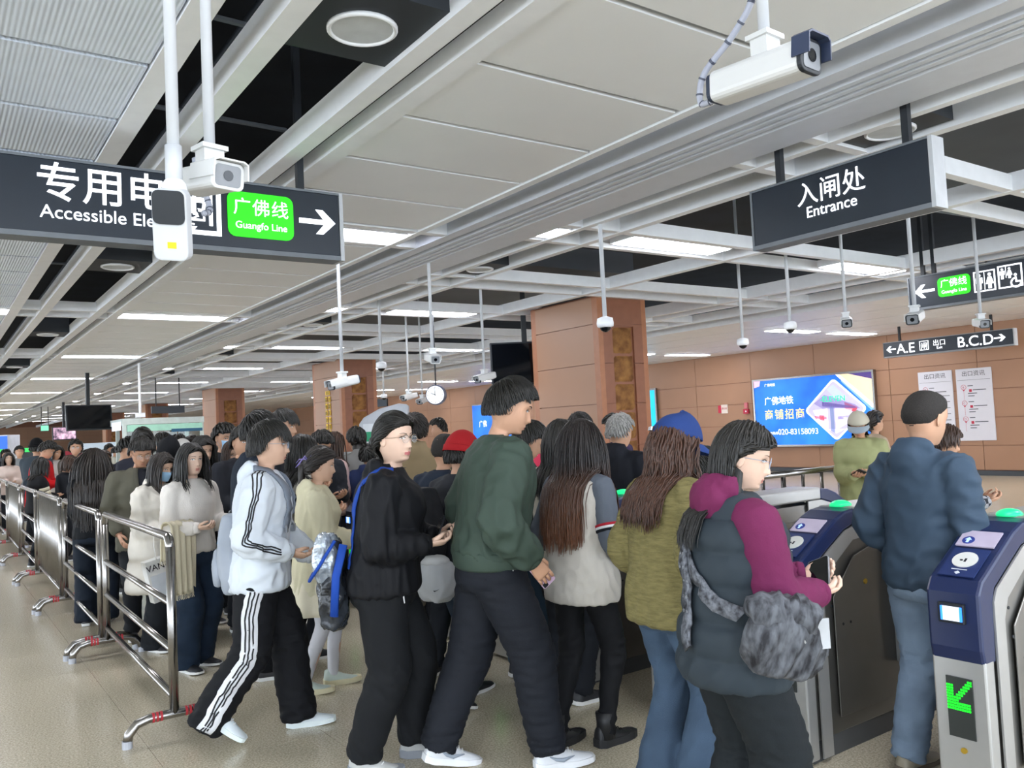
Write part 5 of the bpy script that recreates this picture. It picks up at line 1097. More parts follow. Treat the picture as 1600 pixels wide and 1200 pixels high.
P1 = person('woman in dark puffer vest over magenta hoodie holding a phone', 1158, 655, 2.95, 62, 'f', top=dict(kind='puffervest', c='39434c', cloth='nylon', ease=.055, hem=.76, puff=(.125, .026), fold=.007, flare=.1, underhood=1.0, collar='high', sleeve=.05, sl=.75), bot=dict(kind='wide', c='23292d', ease=.02), hair=dict(s='long', len=.42, vol=.014, part=-.02, swept=1), pose='phone', arms=((.06, .33, 1.14), (.10, .30, 1.1)), pitch=16, lean=6, glasses='clear', skin=3, under='7c2b58', wide=1.12, seed=13, yaw=30)
P2 = person('man in slate blue hooded jacket and pale jeans passing the gate', 1443, 606, 3.75, 42, 'm', top=dict(kind='jacket', c='46596e', cloth='nylon', ease=.04, hem=.83, hood=1, hoods=1.15, fold=.010, collar=None), bot=dict(kind='loose', c='8ba0b8', cloth='denim', ease=.008, end=.05), hair=dict(s='buzz', vol=.0065, line=[-.055,-.045,-.02,.01,.04,.06,.07]), pose='low', arms=((.2, .1, .93), (.14, .24, 1.0)), pitch=14, lean=4, skin=0, feet=((.1, -.05, 0, 0, 8), (.1, .2, 0, 0, 8)), shoec='a39a88', soles='6a6055', seed=14, wide=.93)
P3 = person('woman in blue cap with wavy brown hair and olive fleece jacket', 1052, 646, 3.62, 50, 'f', top=dict(kind='coat', c='8f8658', cloth='fleece', ease=.055, hem=.80, fold=.006, collar=None, col2='7b7348'), bot=dict(kind='flare', c='50647c', cloth='denim', ease=.012), hair=dict(s='wavy', c='wavy', len=.46, vol=.022, wave=.35, thick=1.25, clear=.03), pose='pocket', pitch=18, lean=5, cap=('cap', '2b4788'), skin=3, wide=1.05, seed=15)
P4 = person('woman with long straight brown hair in cream vest and black boots', 905, 653, 4.3, 42, 'f', top=dict(kind='vest', c='cfcac0', ease=.055, hem=.76, fold=.006, collar=None, sleeve=.03, flare=.08), bot=dict(kind='slim', c='17181c', ease=.006), hair=dict(s='long', c='ombre', len=.62, vol=.014, thick=1.15), pose='pocket', arms=((.2, .14, .95), (.22, .16, .93)), pitch=8, lean=3, under='6f7784', shoes='boot', shoec='1b1c1e', soles='222326', skin=1, seed=16, feet=((.09, -.12, 0, 0, 4), (.09, .06, 0, 0, 8)))
P7 = person('young man in white jacket with black sleeve stripes walking with a card', 420, 656, 4.62, 96, 'm', top=dict(kind='jacket', c='dfe6ee', cloth='nylon', ease=.055, hem=.80, hood=1, fold=.009, collar='stand'), bot=dict(kind='track', c='1a1b20', ease=.02, fold=.008), lips='b5776a', hair=dict(s='bowl', len=.095, vol=.013), pose='low', arms=((.12, .27, .96), (.15, .17, 1.02)), pitch=4, lean=6, glasses='clear', skin=1, feet=((.09, .2, 0, 0, 4), (.09, -.26, .05, 38, 8)), shoes='sneaker', shoec='dfe8ec', soles='e8f2f2', seed=17)
P8 = person('girl in cream hooded coat with purple hair bow and white tights', 500, 697, 5.38, 88, 'f', top=dict(kind='coat', c='e4dcbc', ease=.045, hem=.66, hood=1, fold=.007, collar=None, flare=.12), bot=dict(kind='tights', c='dcdce2', skirt=(.56, .27, 'efe6cc')), hair=dict(s='tied', len=.3, vol=.014, c='dark', tail=.3), pose='phone', arms=((.1, .28, 1.06), (.07, .3, 1.05)), pitch=8, lean=4, skin=1, shoes='chunky', shoec='c9d6cc', soles='e4dcb8', seed=18, feet=((.08, .12, 0, 0, 4), (.08, -.08, 0, 0, 6)))
P9 = person('woman in white turtleneck sweater with long dark hair looking right', 298, 692, 6.0, 142, 'f', top=dict(kind='sweater', c='ece6de', cloth='knit', ease=.03, hem=.88, collar='turtle', fold=.006), bot=dict(kind='wide', c='26374c', cloth='denim', ease=.01), hair=dict(s='long', len=.36, vol=.012, c='black', part=.0), pose='phone', arms=((.16, .26, 1.13), (.13, .26, 1.1)), lean=2, pitch=0, yaw=8, skin=3, seed=19)
P12 = person('woman in cream puffy coat with blue face mask behind the railing', 252, 706, 6.6, 135, 'f', top=dict(kind='coat', c='e6e0d4', ease=.07, hem=.52, hood=1, hoods=1.2, fold=.009, collar='high', puff=(.16, .008)), bot=dict(kind='wide', c='22252b'), wide=1.2, hair=dict(s='long', len=.34, vol=.014, c='dark'), pose='phone', arms=((.14, .24, 1.06), (.1, .25, 1.06)), pitch=14, lean=4, mask=1, skin=1, seed=20)
P10 = person('long dark haired woman in black seen from behind at the railing', 147, 700, 7.7, 8, 'f', top=dict(kind='jacket', c='1d2024', ease=.04, hem=.84, collar=None), bot=dict(kind='wide', c='1e2836', ease=.015), hair=dict(s='long', len=.72, vol=.02, c='dark', thick=1.2, clear=.03), pose='phone', face=False, pitch=12, lean=3, skin=1, seed=21)
P11 = person('man in olive grey blazer and thin glasses looking down', 220, 680, 7.0, 168, 'm', top=dict(kind='blazer', c='6c6a5c', ease=.04, hem=.74, collar='shirt', fold=.006), bot=dict(kind='straight', c='23252b'), hair=dict(s='short', len=.05, vol=.012), pose='low', arms=((.22, .12, .9), (.2, .12, .9)), pitch=26, lean=3, glasses='thin', skin=2, seed=22)
P13 = person('man in navy jacket directly behind the man in white', 405, 641, 5.75, 80, 'm', top=dict(kind='jacket', c='202b3a', ease=.045, hem=.8, collar='stand'), bot=dict(kind='straight', c='1c1e24'), hair=dict(s='short', len=.07, vol=.014), pose='phone', pitch=8, lean=4, face=False, seed=23)
J = lambda c, **k: dict(dict(kind='jacket', c=c, ease=.045, hem=.82), **k)
B_ = dict(kind='straight', c='22252c'); PH = 'phone'
def crowd(L):
    out = []
    for a in L:
        lab, px, py, D, phi, g, tp, hr, kw = a; kw.setdefault('pose', 'stand' if any(w in lab for w in ('standing', 'from behind', 'staff', 'beyond the gates', 'crown')) else 'phone'); out.append(person(lab, px, py, D, phi, g, top=tp, bot=kw.pop('bot', B_), hair=hr, seed=px, **kw))
    return out
M_ = mat('checked shirt', '202329', .8, vscale=20); nt_ = M_.node_tree; b_ = nt_.nodes['Principled BSDF']; ck = nt_.nodes.new('ShaderNodeTexChecker'); ck.inputs['Scale'].default_value = 26
ck.inputs[1].default_value = (.012, .014, .02, 1); ck.inputs[2].default_value = (.38, .38, .4, 1); nt_.links.new([n for n in nt_.nodes if n.type == 'TEX_COORD'][0].outputs['Object'], ck.inputs[0]); nt_.links.new(ck.outputs[0], b_.inputs['Base Color'])
C = crowd([
 ('dark haired man behind the man in navy, face turned right', 442, 639, 6.95, 110, 'm', J('2a2c33'), dict(s='bowl', len=.08, vol=.014), dict(pitch=6)),
 ('young man with tousled hair and white face mask in the queue', 350, 661, 8.3, 150, 'm', J('26282e'), dict(s='short', len=.07, vol=.02), dict(pitch=10, mask=2)),
 ('man with dark fringe peering over the navy jacket', 378, 665, 7.1, 150, 'm', J('31343c'), dict(s='bowl', len=.07, vol=.014), dict(pitch=6)),
 ('person in black hooded top with face half hidden behind the mask', 263, 684, 7.6, 165, 'm', J('17181c'), dict(s='short'), dict(cap=('hood', '1a1b20'), pitch=14, skin=2)),
 ('woman in black blazer over violet shirt behind the white sweater', 316, 679, 7.35, 150, 'f', dict(kind='blazer', c='1c1d22', ease=.035, hem=.78, collar='shirt', colm=cloth('7a78c8')), dict(s='long', len=.3, vol=.012), dict(pitch=12, skin=1)),
 ('short person with a small face between the taller ones', 336, 697, 8.8, 165, 'f', J('2a2d33'), dict(s='bob', len=.16), dict(pitch=4)),
 ('woman with brown bob and fringe in the queue', 363, 688, 7.9, 165, 'f', J('3a3430'), dict(s='bob', c='brown', len=.24, vol=.018, bangs=1), dict(pitch=10, skin=1)),
 ('person with centre parted hair behind the man in the grey blazer', 222, 667, 8.3, 175, 'f', J('3a3c4a'), dict(s='bob', len=.22, vol=.014), dict(pitch=14, skin=2)),
 ('person with slate jacket left of the man in the grey blazer', 200, 682, 9.2, 120, 'm', J('343847', kind='puffer', puff=(.12, .01)), dict(s='short', len=.07, vol=.016), dict(pitch=20)),
 ('dark haired person bent forward behind the black hood', 254, 674, 8.8, 170, 'm', J('30333a'), dict(s='bowl', len=.08, vol=.014), dict(pitch=26)),
 ('person with dark hair farther back near the booth corner', 278, 677, 10.2, 170, 'm', J('2b2f38'), dict(s='short', len=.06), dict(pitch=20)),
 ('person in pale cap in the queue behind the sweater woman', 284, 686, 8.6, 160, 'f', J('b9b6b0'), dict(s='bob', len=.14), dict(pitch=20, cap=('beanie', 'd9d6d0'))),
 ('woman with hair clip looking down in the queue', 299, 679, 9.1, 150, 'f', J('33302e'), dict(s='tied', c='dark'), dict(pitch=24)),
 ('long haired woman in white behind the girl with the bow', 472, 680, 6.15, 60, 'f', J('d9d4ca'), dict(s='long', len=.36, vol=.016), dict(face=False)),
 ('man with thick black hair bent over behind the girl with the bow', 502, 671, 7.6, 150, 'm', J('2c3038'), dict(s='short', len=.08, vol=.02), dict(pitch=26)),
 ('woman with long hair in pink seen past the bent man', 522, 675, 8.6, 60, 'f', J('d8b8b4'), dict(s='long', c='brown', len=.4, vol=.012), dict(face=False)),
 ('person in light grey hoodie seen from behind near the kiosk', 556, 668, 9.0, 330, 'm', J('9b9a97', kind='hoodie', hood=1), dict(s='bob', len=.12, vol=.016), dict(face=False)),
 ('person in blue jacket hidden behind the woman in black', 575, 694, 8.5, 20, 'm', J('26345e', hood=1), dict(s='short'), dict(face=False)),
 ('man in beige hooded coat seen from behind', 648, 647, 6.95, 10, 'm', J('a58f6e', kind='coat', hood=1, hoods=1.2, hem=.6), dict(s='short', c='dark', len=.06, vol=.018), dict(face=False)),
 ('dark haired man in black standing far off before the brown wall', 684, 653, 11.5, 265, 'm', J('191b20'), dict(s='short', len=.05), dict(pitch=4)),
 ('man with cropped greying hair in navy and red jacket', 694, 675, 5.6, 40, 'm', J('2a3648', kind='jacket', collar='stand'), dict(s='buzz', c='dark', vol=.005), dict(face=False, pitch=10)),
 ('person in red knitted beanie and dark puffer jacket', 720, 674, 5.0, 48, 'f', J('34363d', kind='puffer', puff=(.11, .012), ease=.055), dict(s='short'), dict(face=False, cap=('beanie', 'b8262c'), pitch=12, lod=1, bot=dict(kind='loose', c='23303e', cloth='denim'), shoec='1c1c20', feet=((.1, .18, 0, 0, 6), (.1, -.2, .02, 20, 8)))),
 ('dark haired man looking down just beyond the man in green', 826, 655, 5.4, 75, 'm', J('30353c'), dict(s='bowl', len=.08, vol=.014), dict(pitch=30, bot=dict(kind='loose', c='3f5468', cloth='denim'), shoec='1d2024', lod=1)),
 ('black haired woman in cream just behind the brown haired woman', 876, 656, 4.95, 45, 'f', J('ddd6c8'), dict(s='long', len=.4, vol=.012), dict(face=False, lod=1)),
 ('person with only the crown of dark hair showing above the brown haired woman', 905, 645, 7.0, 40, 'm', J('2c2e34'), dict(s='short'), dict(face=False)),
 ('grey haired man in dark jacket beyond the gates', 968, 645, 6.1, 35, 'm', J('23262e', kind='puffer', hood=1, hoods=1.2, ease=.055), dict(s='grey', c='grey', len=.05, vol=.014), dict(face=False, pitch=10, lod=1)),
 ('dark haired person in violet jacket beside the grey haired man', 957, 648, 8.2, 300, 'm', J('3c2c54', ease=.05), dict(s='short'), dict(face=False)),
 ('person in pale green puffer coat and beige cap reading a phone by the railing', 1340, 641, 7.7, 185, 'f', J('b4b884', kind='puffer', ease=.075, hem=.72, puff=(.15, .012), collar='high'), dict(s='bob', len=.14), dict(cap=('cap', 'cfc8b4', 'a8b4be'), pitch=24, lod=1, bot=dict(kind='straight', c='2a3040'))),
 ('woman with dark ponytail and black headphones in a beige coat', 1366, 642, 9.2, 60, 'f', J('c8b49a', kind='coat', hem=.6), dict(s='tied', c='dark', tail=.16), dict(face=False)),
 ('person in black and white checked shirt beyond the man in blue', 1476, 661, 5.6, 80, 'f', J('24272d', mat=mat('checked shirt', '202329', .8, vscale=20, kind='check')), dict(s='bob', c='brown', len=.14), dict(face=False, lod=1, pitch=18, arms=((.1, .3, 1.16), (.08, .3, 1.15)))),
 ('person half hidden between the gates in camouflage trousers and colourful trainers', 1100, 700, 4.35, 60, 'm', J('2b2f2c'), dict(s='short'), dict(face=False, bot=dict(kind='slim', c='4a4636', cloth='washed', ease=.02), shoec='c83038', soles='e8b830', lod=1, feet=((.1, .1, 0, 0, 6), (.1, -.1, 0, 0, 8)))),
 # far left
 ('man in bright red jacket looking down, far left', 74, 688, 12.5, 110, 'm', J('d0141c', ease=.05, hem=.72), dict(s='short', len=.06, vol=.014), dict(pitch=28, lean=10)),
 ('long haired person in black with cream striped sleeves, far left', 63, 714, 11.5, 70, 'f', J('1b1b1f'), dict(s='long', len=.3, vol=.016), dict(pitch=16)),
 ('man in black beanie behind the red jacket', 57, 686, 14.0, 30, 'm', J('4a5560'), dict(s='short'), dict(face=False, cap=('beanie', '18191c'))),
 ('woman in pale pink sweater with arms folded, far left edge', 13, 707, 16.2, 172, 'f', J('e4cfc4', kind='sweater', collar='turtle', ease=.05), dict(s='long', c='dark', len=.28, vol=.014), dict(pitch=0, skin=3, bot=dict(kind='wide', c='22252e'))),
 ('man in light grey sweater standing far left', 30, 697, 18.5, 178, 'm', J('9ba0a4', kind='sweater'), dict(s='short'), dict(pose='stand')),
 ('man in glasses and dark top facing the viewer in the far queue', 118, 687, 13.2, 182, 'm', J('5c5448', ease=.04), dict(s='short', len=.05, vol=.014), dict(glasses='thin', pitch=-2)),
 ('person with brown hair bent low behind the railing', 108, 711, 12.0, 120, 'f', J('20232a'), dict(s='bob', c='brown', len=.22, vol=.02), dict(pitch=24, face=False)),
 ('woman holding a red phone behind the red jacket', 88, 695, 15.4, 150, 'f', J('d9d0cc'), dict(s='long', len=.3), dict(pitch=16)),
 ('member of staff in white shirt, left of two in the far hall', 170, 693, 22.0, 100, 'm', J('dfe0de'), dict(s='short'), dict(pitch=10)),
 ('member of staff in cream shirt, right of two in the far hall', 181, 697, 20.5, 80, 'm', J('d8d4c4'), dict(s='short'), dict(pitch=10)),
 ('dark haired person at the far left edge by the machine', 9, 702, 19.0, 150, 'm', J('33363c'), dict(s='short'), {}),
 ('person in black behind the long haired woman at left', 160, 703, 10.2, 120, 'f', J('5a4e44'), dict(s='bob', c='brown', len=.2), dict(pitch=6)),
])

# ================================================================ what people wear and carry
def bvof(o): a, _ = getv(o.data); return BVHTree.FromPolygons([tuple(v) for v in a], [tuple(p.vertices) for p in o.data.polygons])
V3 = Vector; BK = mat('black stripe', '1a1b20', .7)
def arm_line(I, sx, out, o0=(0,0,0), o1=(0,0,0), o2=(0,0,0), neck=True):
    S, E, Wp = I.S[sx], I.E[sx], I.Wr[sx]; X_ = V3((sx, 0, 0)); P = []
    if neck: P.append(I.T((sx*.085, .01, 1.47))+V3(o0)*.5)
    P += [S+X_*.03+V3((0,0,.07))+V3(o0), S+X_*out+V3(o0)-V3((0,0,.02)), S.lerp(E, .55)+X_*out+V3(o0).lerp(V3(o1), .5), E+X_*out+V3(o1), E.lerp(Wp, .45)+X_*out+V3(o1).lerp(V3(o2), .5), E.lerp(Wp, .86)+X_*out*.8+V3(o2)]
    return P
# man in white: three black stripes down the sleeve, striped trouser side, backpack
for k in (-1, 0, 1): strip(P7, arm_line(P7, 1, .12, (0, .021*k, 0), (0, .015*k, .014*k), (0, .0, .017*k)), .0075, BK, 'sleeve_stripe', off=.001, thk=.002, k=7)
bp = bvof(P7.pants)
for sx in (1,):
    hp, K, an = P7.leg[sx][:3]; base = [hp+V3((.14, -.0, -.09)), hp.lerp(K, .5)+V3((.14, -.01, 0)), K+V3((.14, -.0, 0)), K.lerp(an, .5)+V3((.14, -.0, 0)), an+V3((.14, 0, -.02))]
    strip(P7, base, .085, mat('stripe white', 'e6e8ec', .7), 'side_panel', off=.001, thk=.002, target=bp, k=7)
    for d in (-.024, .0, .024): strip(P7, [b+V3((0, d, 0)) for b in base], .008, BK, 'side_stripe', off=.007, thk=.002, target=bp, k=7)
def hang(I, name, label, cat, group=None):
    r = I.root; t = thing(name, label, cat, r.location, r.rotation_euler.z, group); t.scale = r.scale; return t
def softbox(cx, cy, cz, w, d, h, n=10, taper=.85, seed=0, fold=.006, vox=.012):
    mb = MB(); R = []
    for i in range(n):
        t = i/(n-1); q = math.sin(pi*(.12+.76*t))**.5*(1-(1-taper)*t); R.append([(cx+p[0], cy+p[1], cz+h*(t-.5)) for p in ell(20, 0, 0, w/2*q, d/2*q, pw=3.2)])
    mb.rings(R); me = bake(mb, vox, 3); a, nn = getv(me); a = a+nn*(folds(a, seed, (12, 12, 7))*fold)[:, None]; setv(me, a); return me
TS = bpy.data.scenes.new('workshop2')
GB = cloth('aeb6c2', 'nylon')
t = hang(P7, 'backpack', 'pale grey blue backpack worn by the man in white', 'backpack')
link('bag_body', softbox(0, -.14, 1.0, .3, .15, .42, seed=3), GB, t); link('front_pocket', softbox(0, -.21, .93, .22, .06, .2, seed=4), GB, t)
for sx in (-1, 1):
    s_ = strip(P7, [P7.T((sx*.115, -.05, 1.45)), P7.T((sx*.115, .03, 1.46)), P7.T((sx*.11, .12, 1.38)), P7.T((sx*.11, .17, 1.26)), P7.T((sx*.125, .16, 1.14))], .055, cloth('8f98a6', 'nylon'), 'shoulder_strap', off=.004, thk=.008, parent=t, k=6)
    c = P7.BV().find_nearest(P7.T((sx*.125, .17, 1.14))); link('buckle', MB().box((-.028, -.006, -.02), (.028, .006, .02)).mesh('bk'), mat('grey buckle', '70747c', .4), t, Matrix.Translation(c[0]+c[1]*.012))
I = P7
Wp, un, hd, wn = I.hand[1]; M = mworld(I)@Matrix.Translation(Wp+hd*.11+wn*.02); t = thing('transit_card', 'thin pale blue card in the hand of the man in white', 'card', M.translation); t.rotation_euler = (0, 0, I.root.rotation_euler.z)
part('card', MB().prism(rrect(-.027, -.03, .027, .055, .004), 0, .0012, 'z'), flat('9ad4e8', .4), t); part('chip', MB().box((-.01, .02, .0012), (.01, .035, .0016)), WHITE, t)
# woman in black: blue strap, drawstring bag, phone, zip
BLU = cloth('2350b4', 'nylon')
t = hang(P6, 'drawstring_bag', 'black and clear drawstring bag with blue straps carried by the woman in black', 'bag')
PB = mat('bag foil', '7e8894', .22, .3, bump=.8, bscale=26, var=.5, vscale=14, col2='c9d2da', bdist=.02)
link('bag_body', softbox(.05, -.24, .90, .23, .15, .42, seed=7, fold=.014, taper=.7), mat('bag black film', '2e3238', .25, .1, bump=.6, bscale=22, var=.6, vscale=9, bdist=.02), t)
link('clear_part', softbox(.08, -.26, 1.03, .17, .12, .22, seed=8, fold=.014), PB, t)
part('blue_trim', MB().tube([(.17, -.2, 1.12), (.18, -.28, 1.0), (.14, -.335, .93), (.04, -.34, .95)], .008, 8), BLU, t, smooth=True); part('blue_band', MB().tube([(.17, -.16, 1.1), (.178, -.2, .95), (.155, -.22, .76)], .02, 8, flatk=.3), BLU, t, smooth=True)
strip(P6, [P6.T((.10, .03, 1.45)), P6.T((.115, -.04, 1.44)), P6.T((.13, -.13, 1.34)), P6.T((.15, -.16, 1.2)), P6.T((.15, -.2, 1.08)), V3((.16, -.22, 1.0))], .026, BLU, 'shoulder_strap', off=.003, thk=.004, parent=t, k=6)
phone(P6, 1, 'black phone held by the woman in round glasses', lit=False, tilt=62, c='1c1e24', off=(-.02, .07, .06), rot=0)
# girl in cream: bow
bw = MB(); MHn = P8.MH
for s_ in (-1, 1):
    for q in (0, 1): bw.tube([MHn@V3((.04, -.085, .02)), MHn@V3((.055+.01*q, -.1+s_*.02, .035+.02*q)), MHn@V3((.06, -.1+s_*.055, .03-.035*q)), MHn@V3((.055, -.1+s_*.075, .0-.03*q))], [.004, .012, .012, .003], 8, flatk=.35)
bw.sph(MHn@V3((.045, -.09, .02)), .011, 8, 6); link('hair_bow', bw.mesh('bow', True), cloth('a99be0'), P8.root)
# woman in sweater: shawl over the arm, handbag charm bag; masked woman: tote
t = hang(P9, 'scarf', 'cream fringed shawl draped over the arm of the woman in white', 'scarf')
E_, W2 = P9.E[1], P9.Wr[1]; c = E_.lerp(W2, .35); mb = MB(); G = []
nx, nz = 14, 26
for i in range(nz):
    t_ = i/(nz-1)*2*pi*.5; row = []
    for j in range(nx):
        u = j/(nx-1)-.5; s1 = i/(nz-1)
        if s1 < .25: y, z = -.1*(1-s1*4)**.8-.02, .1*s1*4*.6-.05
        a = RD(-70+ 140*min(1, max(0, (s1-.3)/.2)))
        if s1 < .3: p = V3((.085, -.075, 0))+V3((0, 0, -(.3-s1)*.75))
        elif s1 > .5: p = V3((.06, .07, 0))+V3((0, 0, -(s1-.5)*.95))
        else: p = V3((.07, .078*sin(a), .075*cos(a)-.01))
        f_ = .012*sin(u*26+s1*4); row.append(c+V3((u*.2+.02, p.y+f_, p.z+.5*f_)))
    G.append(row)
V = [p for r in G for p in r]; mb.add(V, [(i*nx+j, i*nx+j+1, (i+1)*nx+j+1, (i+1)*nx+j) for i in range(nz-1) for j in range(nx-1)])
o = link('cloth', mb.mesh('shawl', True), cloth('e6dcc0', 'knit'), t); md = o.modifiers.new('s', 'SOLIDIFY'); md.thickness = .012
fr = MB()
for row in (G[0], G[-1]):
    for j in range(nx):
        for q in (0, .5):
            p = row[j].lerp(row[min(j+1, nx-1)], q); fr.tube([p, p+V3((.003, 0, -.02)), p+V3((-.002, .002, -.035))], .0022, 4)
link('fringe', fr.mesh('fr'), cloth('e6dcc0', 'knit'), t)['kind'] = 'stuff'
t = hang(P9, 'gift_bag', 'small clear plastic bag with violet things hanging by the woman in white', 'bag'); x0, y0, z0 = -.26, .02, .76
part('clear_bag', MB().prism([(x0-.055, z0), (x0+.055, z0), (x0+.045, z0+.15), (x0-.045, z0+.15)], y0-.03, y0+.03, 'y'), mat('clear film', 'e8ecf4', .08, alpha=.35), t, bev=.008)
for q in range(7): part('violet_item', MB().sph((x0+random.uniform(-.03, .03), y0+random.uniform(-.012, .012), z0+.03+q*.012), .02, 10, 6), flat('8f86dc' if q % 3 else 'd8d06a', .4), t, smooth=True)
part('handle', MB().tube([(x0-.03, y0, z0+.15), (x0, y0, z0+.25), (x0+.03, y0, z0+.15)], .003, 6), flat('6fb4dc'), t)
t = hang(P12, 'tote_bag', 'white paper tote bag with black capital letters held by the masked woman', 'tote bag')
MT = Matrix.Translation((.16, .26, .66))@Matrix.Rotation(RD(-25), 4, 'Z')@Matrix.Rotation(RD(12), 4, 'Y')
WB = mat('tote white', 'e3e2de', .6)
part('bag_body', MB().box((-.17, -.05, -.17), (.17, .05, .19)), WB, t, bev=.006, M=MT); o = text('VANRABY', .075, 0, .1, t, flat('1c1c22'), y=0, bold=.002)
o.matrix_local = MT@Matrix.Translation((0, .052, .1))@Matrix.Rotation(pi, 4, 'Z')@Matrix.Rotation(pi/2, 4, 'X')
part('small_print', MB().box((-.03, .05, -.12), (.03, .0515, -.108)), flat('44444c'), t, M=MT); part('panel_crease', MB().box((-.13, .05, -.14), (.15, .0512, .06)), mat('tote panel', 'd6dadf', .5), t, M=MT)
for x in (-.07, .07): part('handle', MB().tube([(x-.0, .052, .17), (x*.9, .05, .3), (x*.5, .02, .38), (x*.3, 0, .4)], .007, 6, flatk=.3), WB, t, M=MT, smooth=True)
# woman in puffer vest: washed black crossbody bag
WSH = cloth('2c2d31', 'washed', col2='64676d', vscale=34, bscale=24, stretch=(1, 1, .4)); WST = cloth('3a3c42', 'washed', col2='7c8088', vscale=40)
t = hang(P1, 'crossbody_bag', 'washed black canvas crossbody bag with eyelet strap', 'bag'); T1 = P1.T
path = [T1((-.12, -.05, 1.47)), T1((-.1, -.17, 1.36)), T1((-.03, -.2, 1.22)), T1((.08, -.2, 1.12)), T1((.18, -.16, 1.06)), T1((.26, -.1, 1.04))]
st = strip(P1, path, .055, WST, 'strap', off=.008, thk=.006, parent=t, k=7)
p2 = [T1((-.05, -.2, 1.26)), T1((-.01, -.21, 1.12)), T1((.035, -.21, .97)), V3((.06, -.24, .9))]
st2 = strip(P1, p2, .06, WST, 'strap_tail', off=.016, thk=.006, parent=t, k=7)
EY = mat('eyelet metal', 'c8ccd2', .3, .8); bv = P1.BV()
for k in range(5):
    for dx in (-.013, .013):
        f_ = .15+k*.17; q = V3(p2[0]).lerp(p2[2], f_); h_ = bv.find_nearest(q+V3((dx, 0, 0))); c = h_[0]+h_[1]*.024; nn = h_[1]; u = nn.orthogonal().normalized(); w = nn.cross(u)
        part('eyelet', MB().rings([[c+(u*cos(a)+w*sin(a))*r_+nn*z_ for a in [2*pi*j/10 for j in range(10)]] for r_, z_ in ((.003, 0), (.003, .003), (.0062, .003), (.0062, 0))], closed=True), EY, t)
me = softbox(0, 0, 0, .16, .34, .24, seed=21, fold=.02, taper=.8); o = link('bag_body', me, WSH, t, Matrix.Translation((.33, .03, .99))@Matrix.Rotation(RD(-16), 4, 'X')@Matrix.Rotation(RD(12), 4, 'Z'))
o = link('flap', softbox(0, 0, 0, .13, .3, .12, seed=22, fold=.016), WSH, t, Matrix.Translation((.35, .02, 1.07))@Matrix.Rotation(RD(-14), 4, 'X')); link('white_tab', MB().box((-.004, -.03, -.05), (.004, .03, .05)).mesh('wt'), cloth('c2c4c6'), t, Matrix.Translation((.39, .13, 1.0)))
part('zip', MB().tube([(.395, .0, 1.09), (.41, .03, 1.04), (.405, .06, .98)], .004, 6), EY, t)
phone(P1, 1, 'black phone with silver edge held by the woman in the puffer vest', tilt=50, off=(-.04, .09, .06), c='8a8c90', big=1.15, rot=10)
# hem details: sleeve stripes of the vest woman
for k, c_ in ((.10, 'c02a3a'), (.145, 'e8e8ec'), (.19, '20242c')):
    S_, E_ = P4.S[1], P4.E[1]; q = S_.lerp(E_, .62+k*1.0); d = (E_-S_).normalized(); r0 = .071
    link('sleeve_band', MB().tube([q-d*.008, q-d*.006, q+d*.006, q+d*.008], [r0-.006, r0, r0, r0-.006], 24).mesh('band', True), cloth(c_), P4.root)
# trouser drawcords, shoe marks
for I, p in ((P5, (.17, .03, .88)), (P6, (.15, .10, .84))):
    h_ = bvof(I.pants).find_nearest(V3(p)); link('drawcord', MB().tube([h_[0]+h_[1]*.006+V3((0, 0, .02)), h_[0]+h_[1]*.009, h_[0]+h_[1]*.008+V3((.0, .004, -.03))], .0035, 6).mesh('dc', True), mat('cord white', 'e4e4e6', .6), I.root)
for I in (P5,):
    for sx in (-1, 1):
        hp, K, an, F_, pt, yw = I.leg[sx]; MF = Matrix.Translation(F_)@Matrix.Rotation(RD(yw), 4, 'Z')@Matrix.Translation((0, .11, 0))@Matrix.Rotation(-RD(pt), 4, 'X')@Matrix.Translation((0, -.11, 0))
        mb = MB()
        for sd in (-1, 1):
            P_ = [(sd*.0385, -.03, .06), (sd*.0405, .0, .045), (sd*.042, .03, .04), (sd*.044, .08, .055)]; mb.tube([MF@V3(q) for q in P_], [.002, .008, .01, .002], 6, flatk=.25, up=(1, 0, 0))
        link('shoe_mark', mb.mesh('sm', True), mat('shoe mark grey', '9ca6b4', .5), I.root)
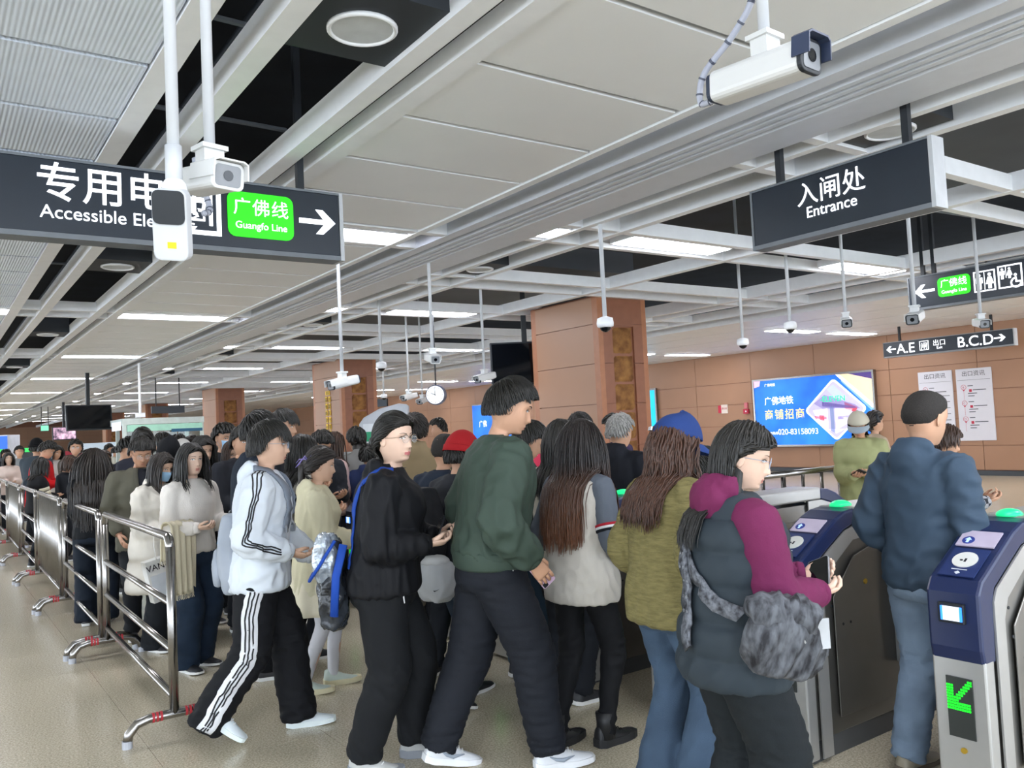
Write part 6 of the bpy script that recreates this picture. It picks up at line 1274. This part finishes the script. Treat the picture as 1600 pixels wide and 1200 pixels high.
# man in green: phone edge; others
phone(P5, 1, 'pale pink phone edge beyond the sleeve of the man in green', c='e0c0dc', tilt=10)
for I, lab in ((P9, 'silver phone in the raised hand of the woman in white'), (P8, 'phone in a brown case with violet tassel held by the girl in cream')): phone(I, -1 if I is P9 else 1, lab, c='b4b6bc' if I is P9 else '5a3a2c', tilt=40)
R_ = [o for o in C if 'pale green puffer' in o.root['label']][0]; phone(R_, 1, 'dark phone held by the person in the pale green coat', tilt=20)
R_ = [o for o in C if 'red knitted beanie' in o.root['label']][0]
t = hang(R_, 'backpack', 'black backpack worn by the person in the red beanie', 'backpack'); link('bag_body', softbox(0, -.27, 1.14, .32, .2, .5, seed=31), cloth('1f2024', 'nylon'), t); link('front_pocket', softbox(0, -.37, 1.05, .24, .06, .22, seed=32), cloth('1f2024', 'nylon'), t)
t = hang(R_, 'waist_bag', 'pale grey rolled top bag between the woman in black and the man in green', 'bag'); o = link('bag_body', softbox(.12, -.30, .84, .3, .18, .24, seed=33, taper=1.1), cloth('c4c6c8', 'nylon'), t); link('rolled_top', softbox(.12, -.31, .96, .24, .14, .06, seed=34), cloth('d2d3d4', 'nylon'), t); part('mark', MB().tube([(.2, -.385, .8), (.215, -.39, .797), (.245, -.383, .81)], [.002, .006, .002], 6, flatk=.4), BK, t)
# beige coat man raises a phone
R_ = [o for o in C if 'beige hooded coat' in o.root['label']][0]; phone(R_, 1, 'white phone raised beside the woman in black', c='dfe0e4', tilt=10)
strip(P11, [P11.T((0, .08, 1.46)), P11.T((0, .13, 1.38)), P11.T((0, .15, 1.24)), P11.T((0, .15, 1.1))], .085, cloth('1c1f28'), 'shirt_front', off=.002, thk=.003)
for sx in (-1, 1): strip(P11, [P11.T((sx*.05, .06, 1.47)), P11.T((sx*.065, .12, 1.38)), P11.T((sx*.045, .15, 1.2)), P11.T((sx*.02, .15, 1.06))], .035, cloth('605e52'), 'lapel', off=.006, thk=.004)
R_ = [o for o in C if 'violet shirt' in o.root['label']][0]; strip(R_, [R_.T((0, .08, 1.45)), R_.T((0, .13, 1.36)), R_.T((0, .15, 1.2))], .09, cloth('7a78c8'), 'shirt_front', off=.002, thk=.003)
# camera straps, striped sleeves, red jacket trims far left
for o in C:
    l = o.root['label']
    if 'cream striped sleeves' in l:
        for f_ in (.5, .72, .94):
            q = o.S[1].lerp(o.E[1], f_); d = (o.E[1]-o.S[1]).normalized(); link('sleeve_band', MB().tube([q-d*.025, q+d*.025], .083, 14).mesh('b', True), cloth('e4dcc4'), o.root)
    if 'headphones' in l: link('headphones', MB().tube([o.MH@V3((-.09, -.01, -.01)), o.MH@V3((-.085, -.02, .08)), o.MH@V3((0, -.02, .14)), o.MH@V3((.085, -.02, .08)), o.MH@V3((.09, -.01, -.01))], [.03, .012, .01, .012, .03], 10).mesh('hp', True), BLACK, o.root)
bpy.data.scenes.remove(TS)
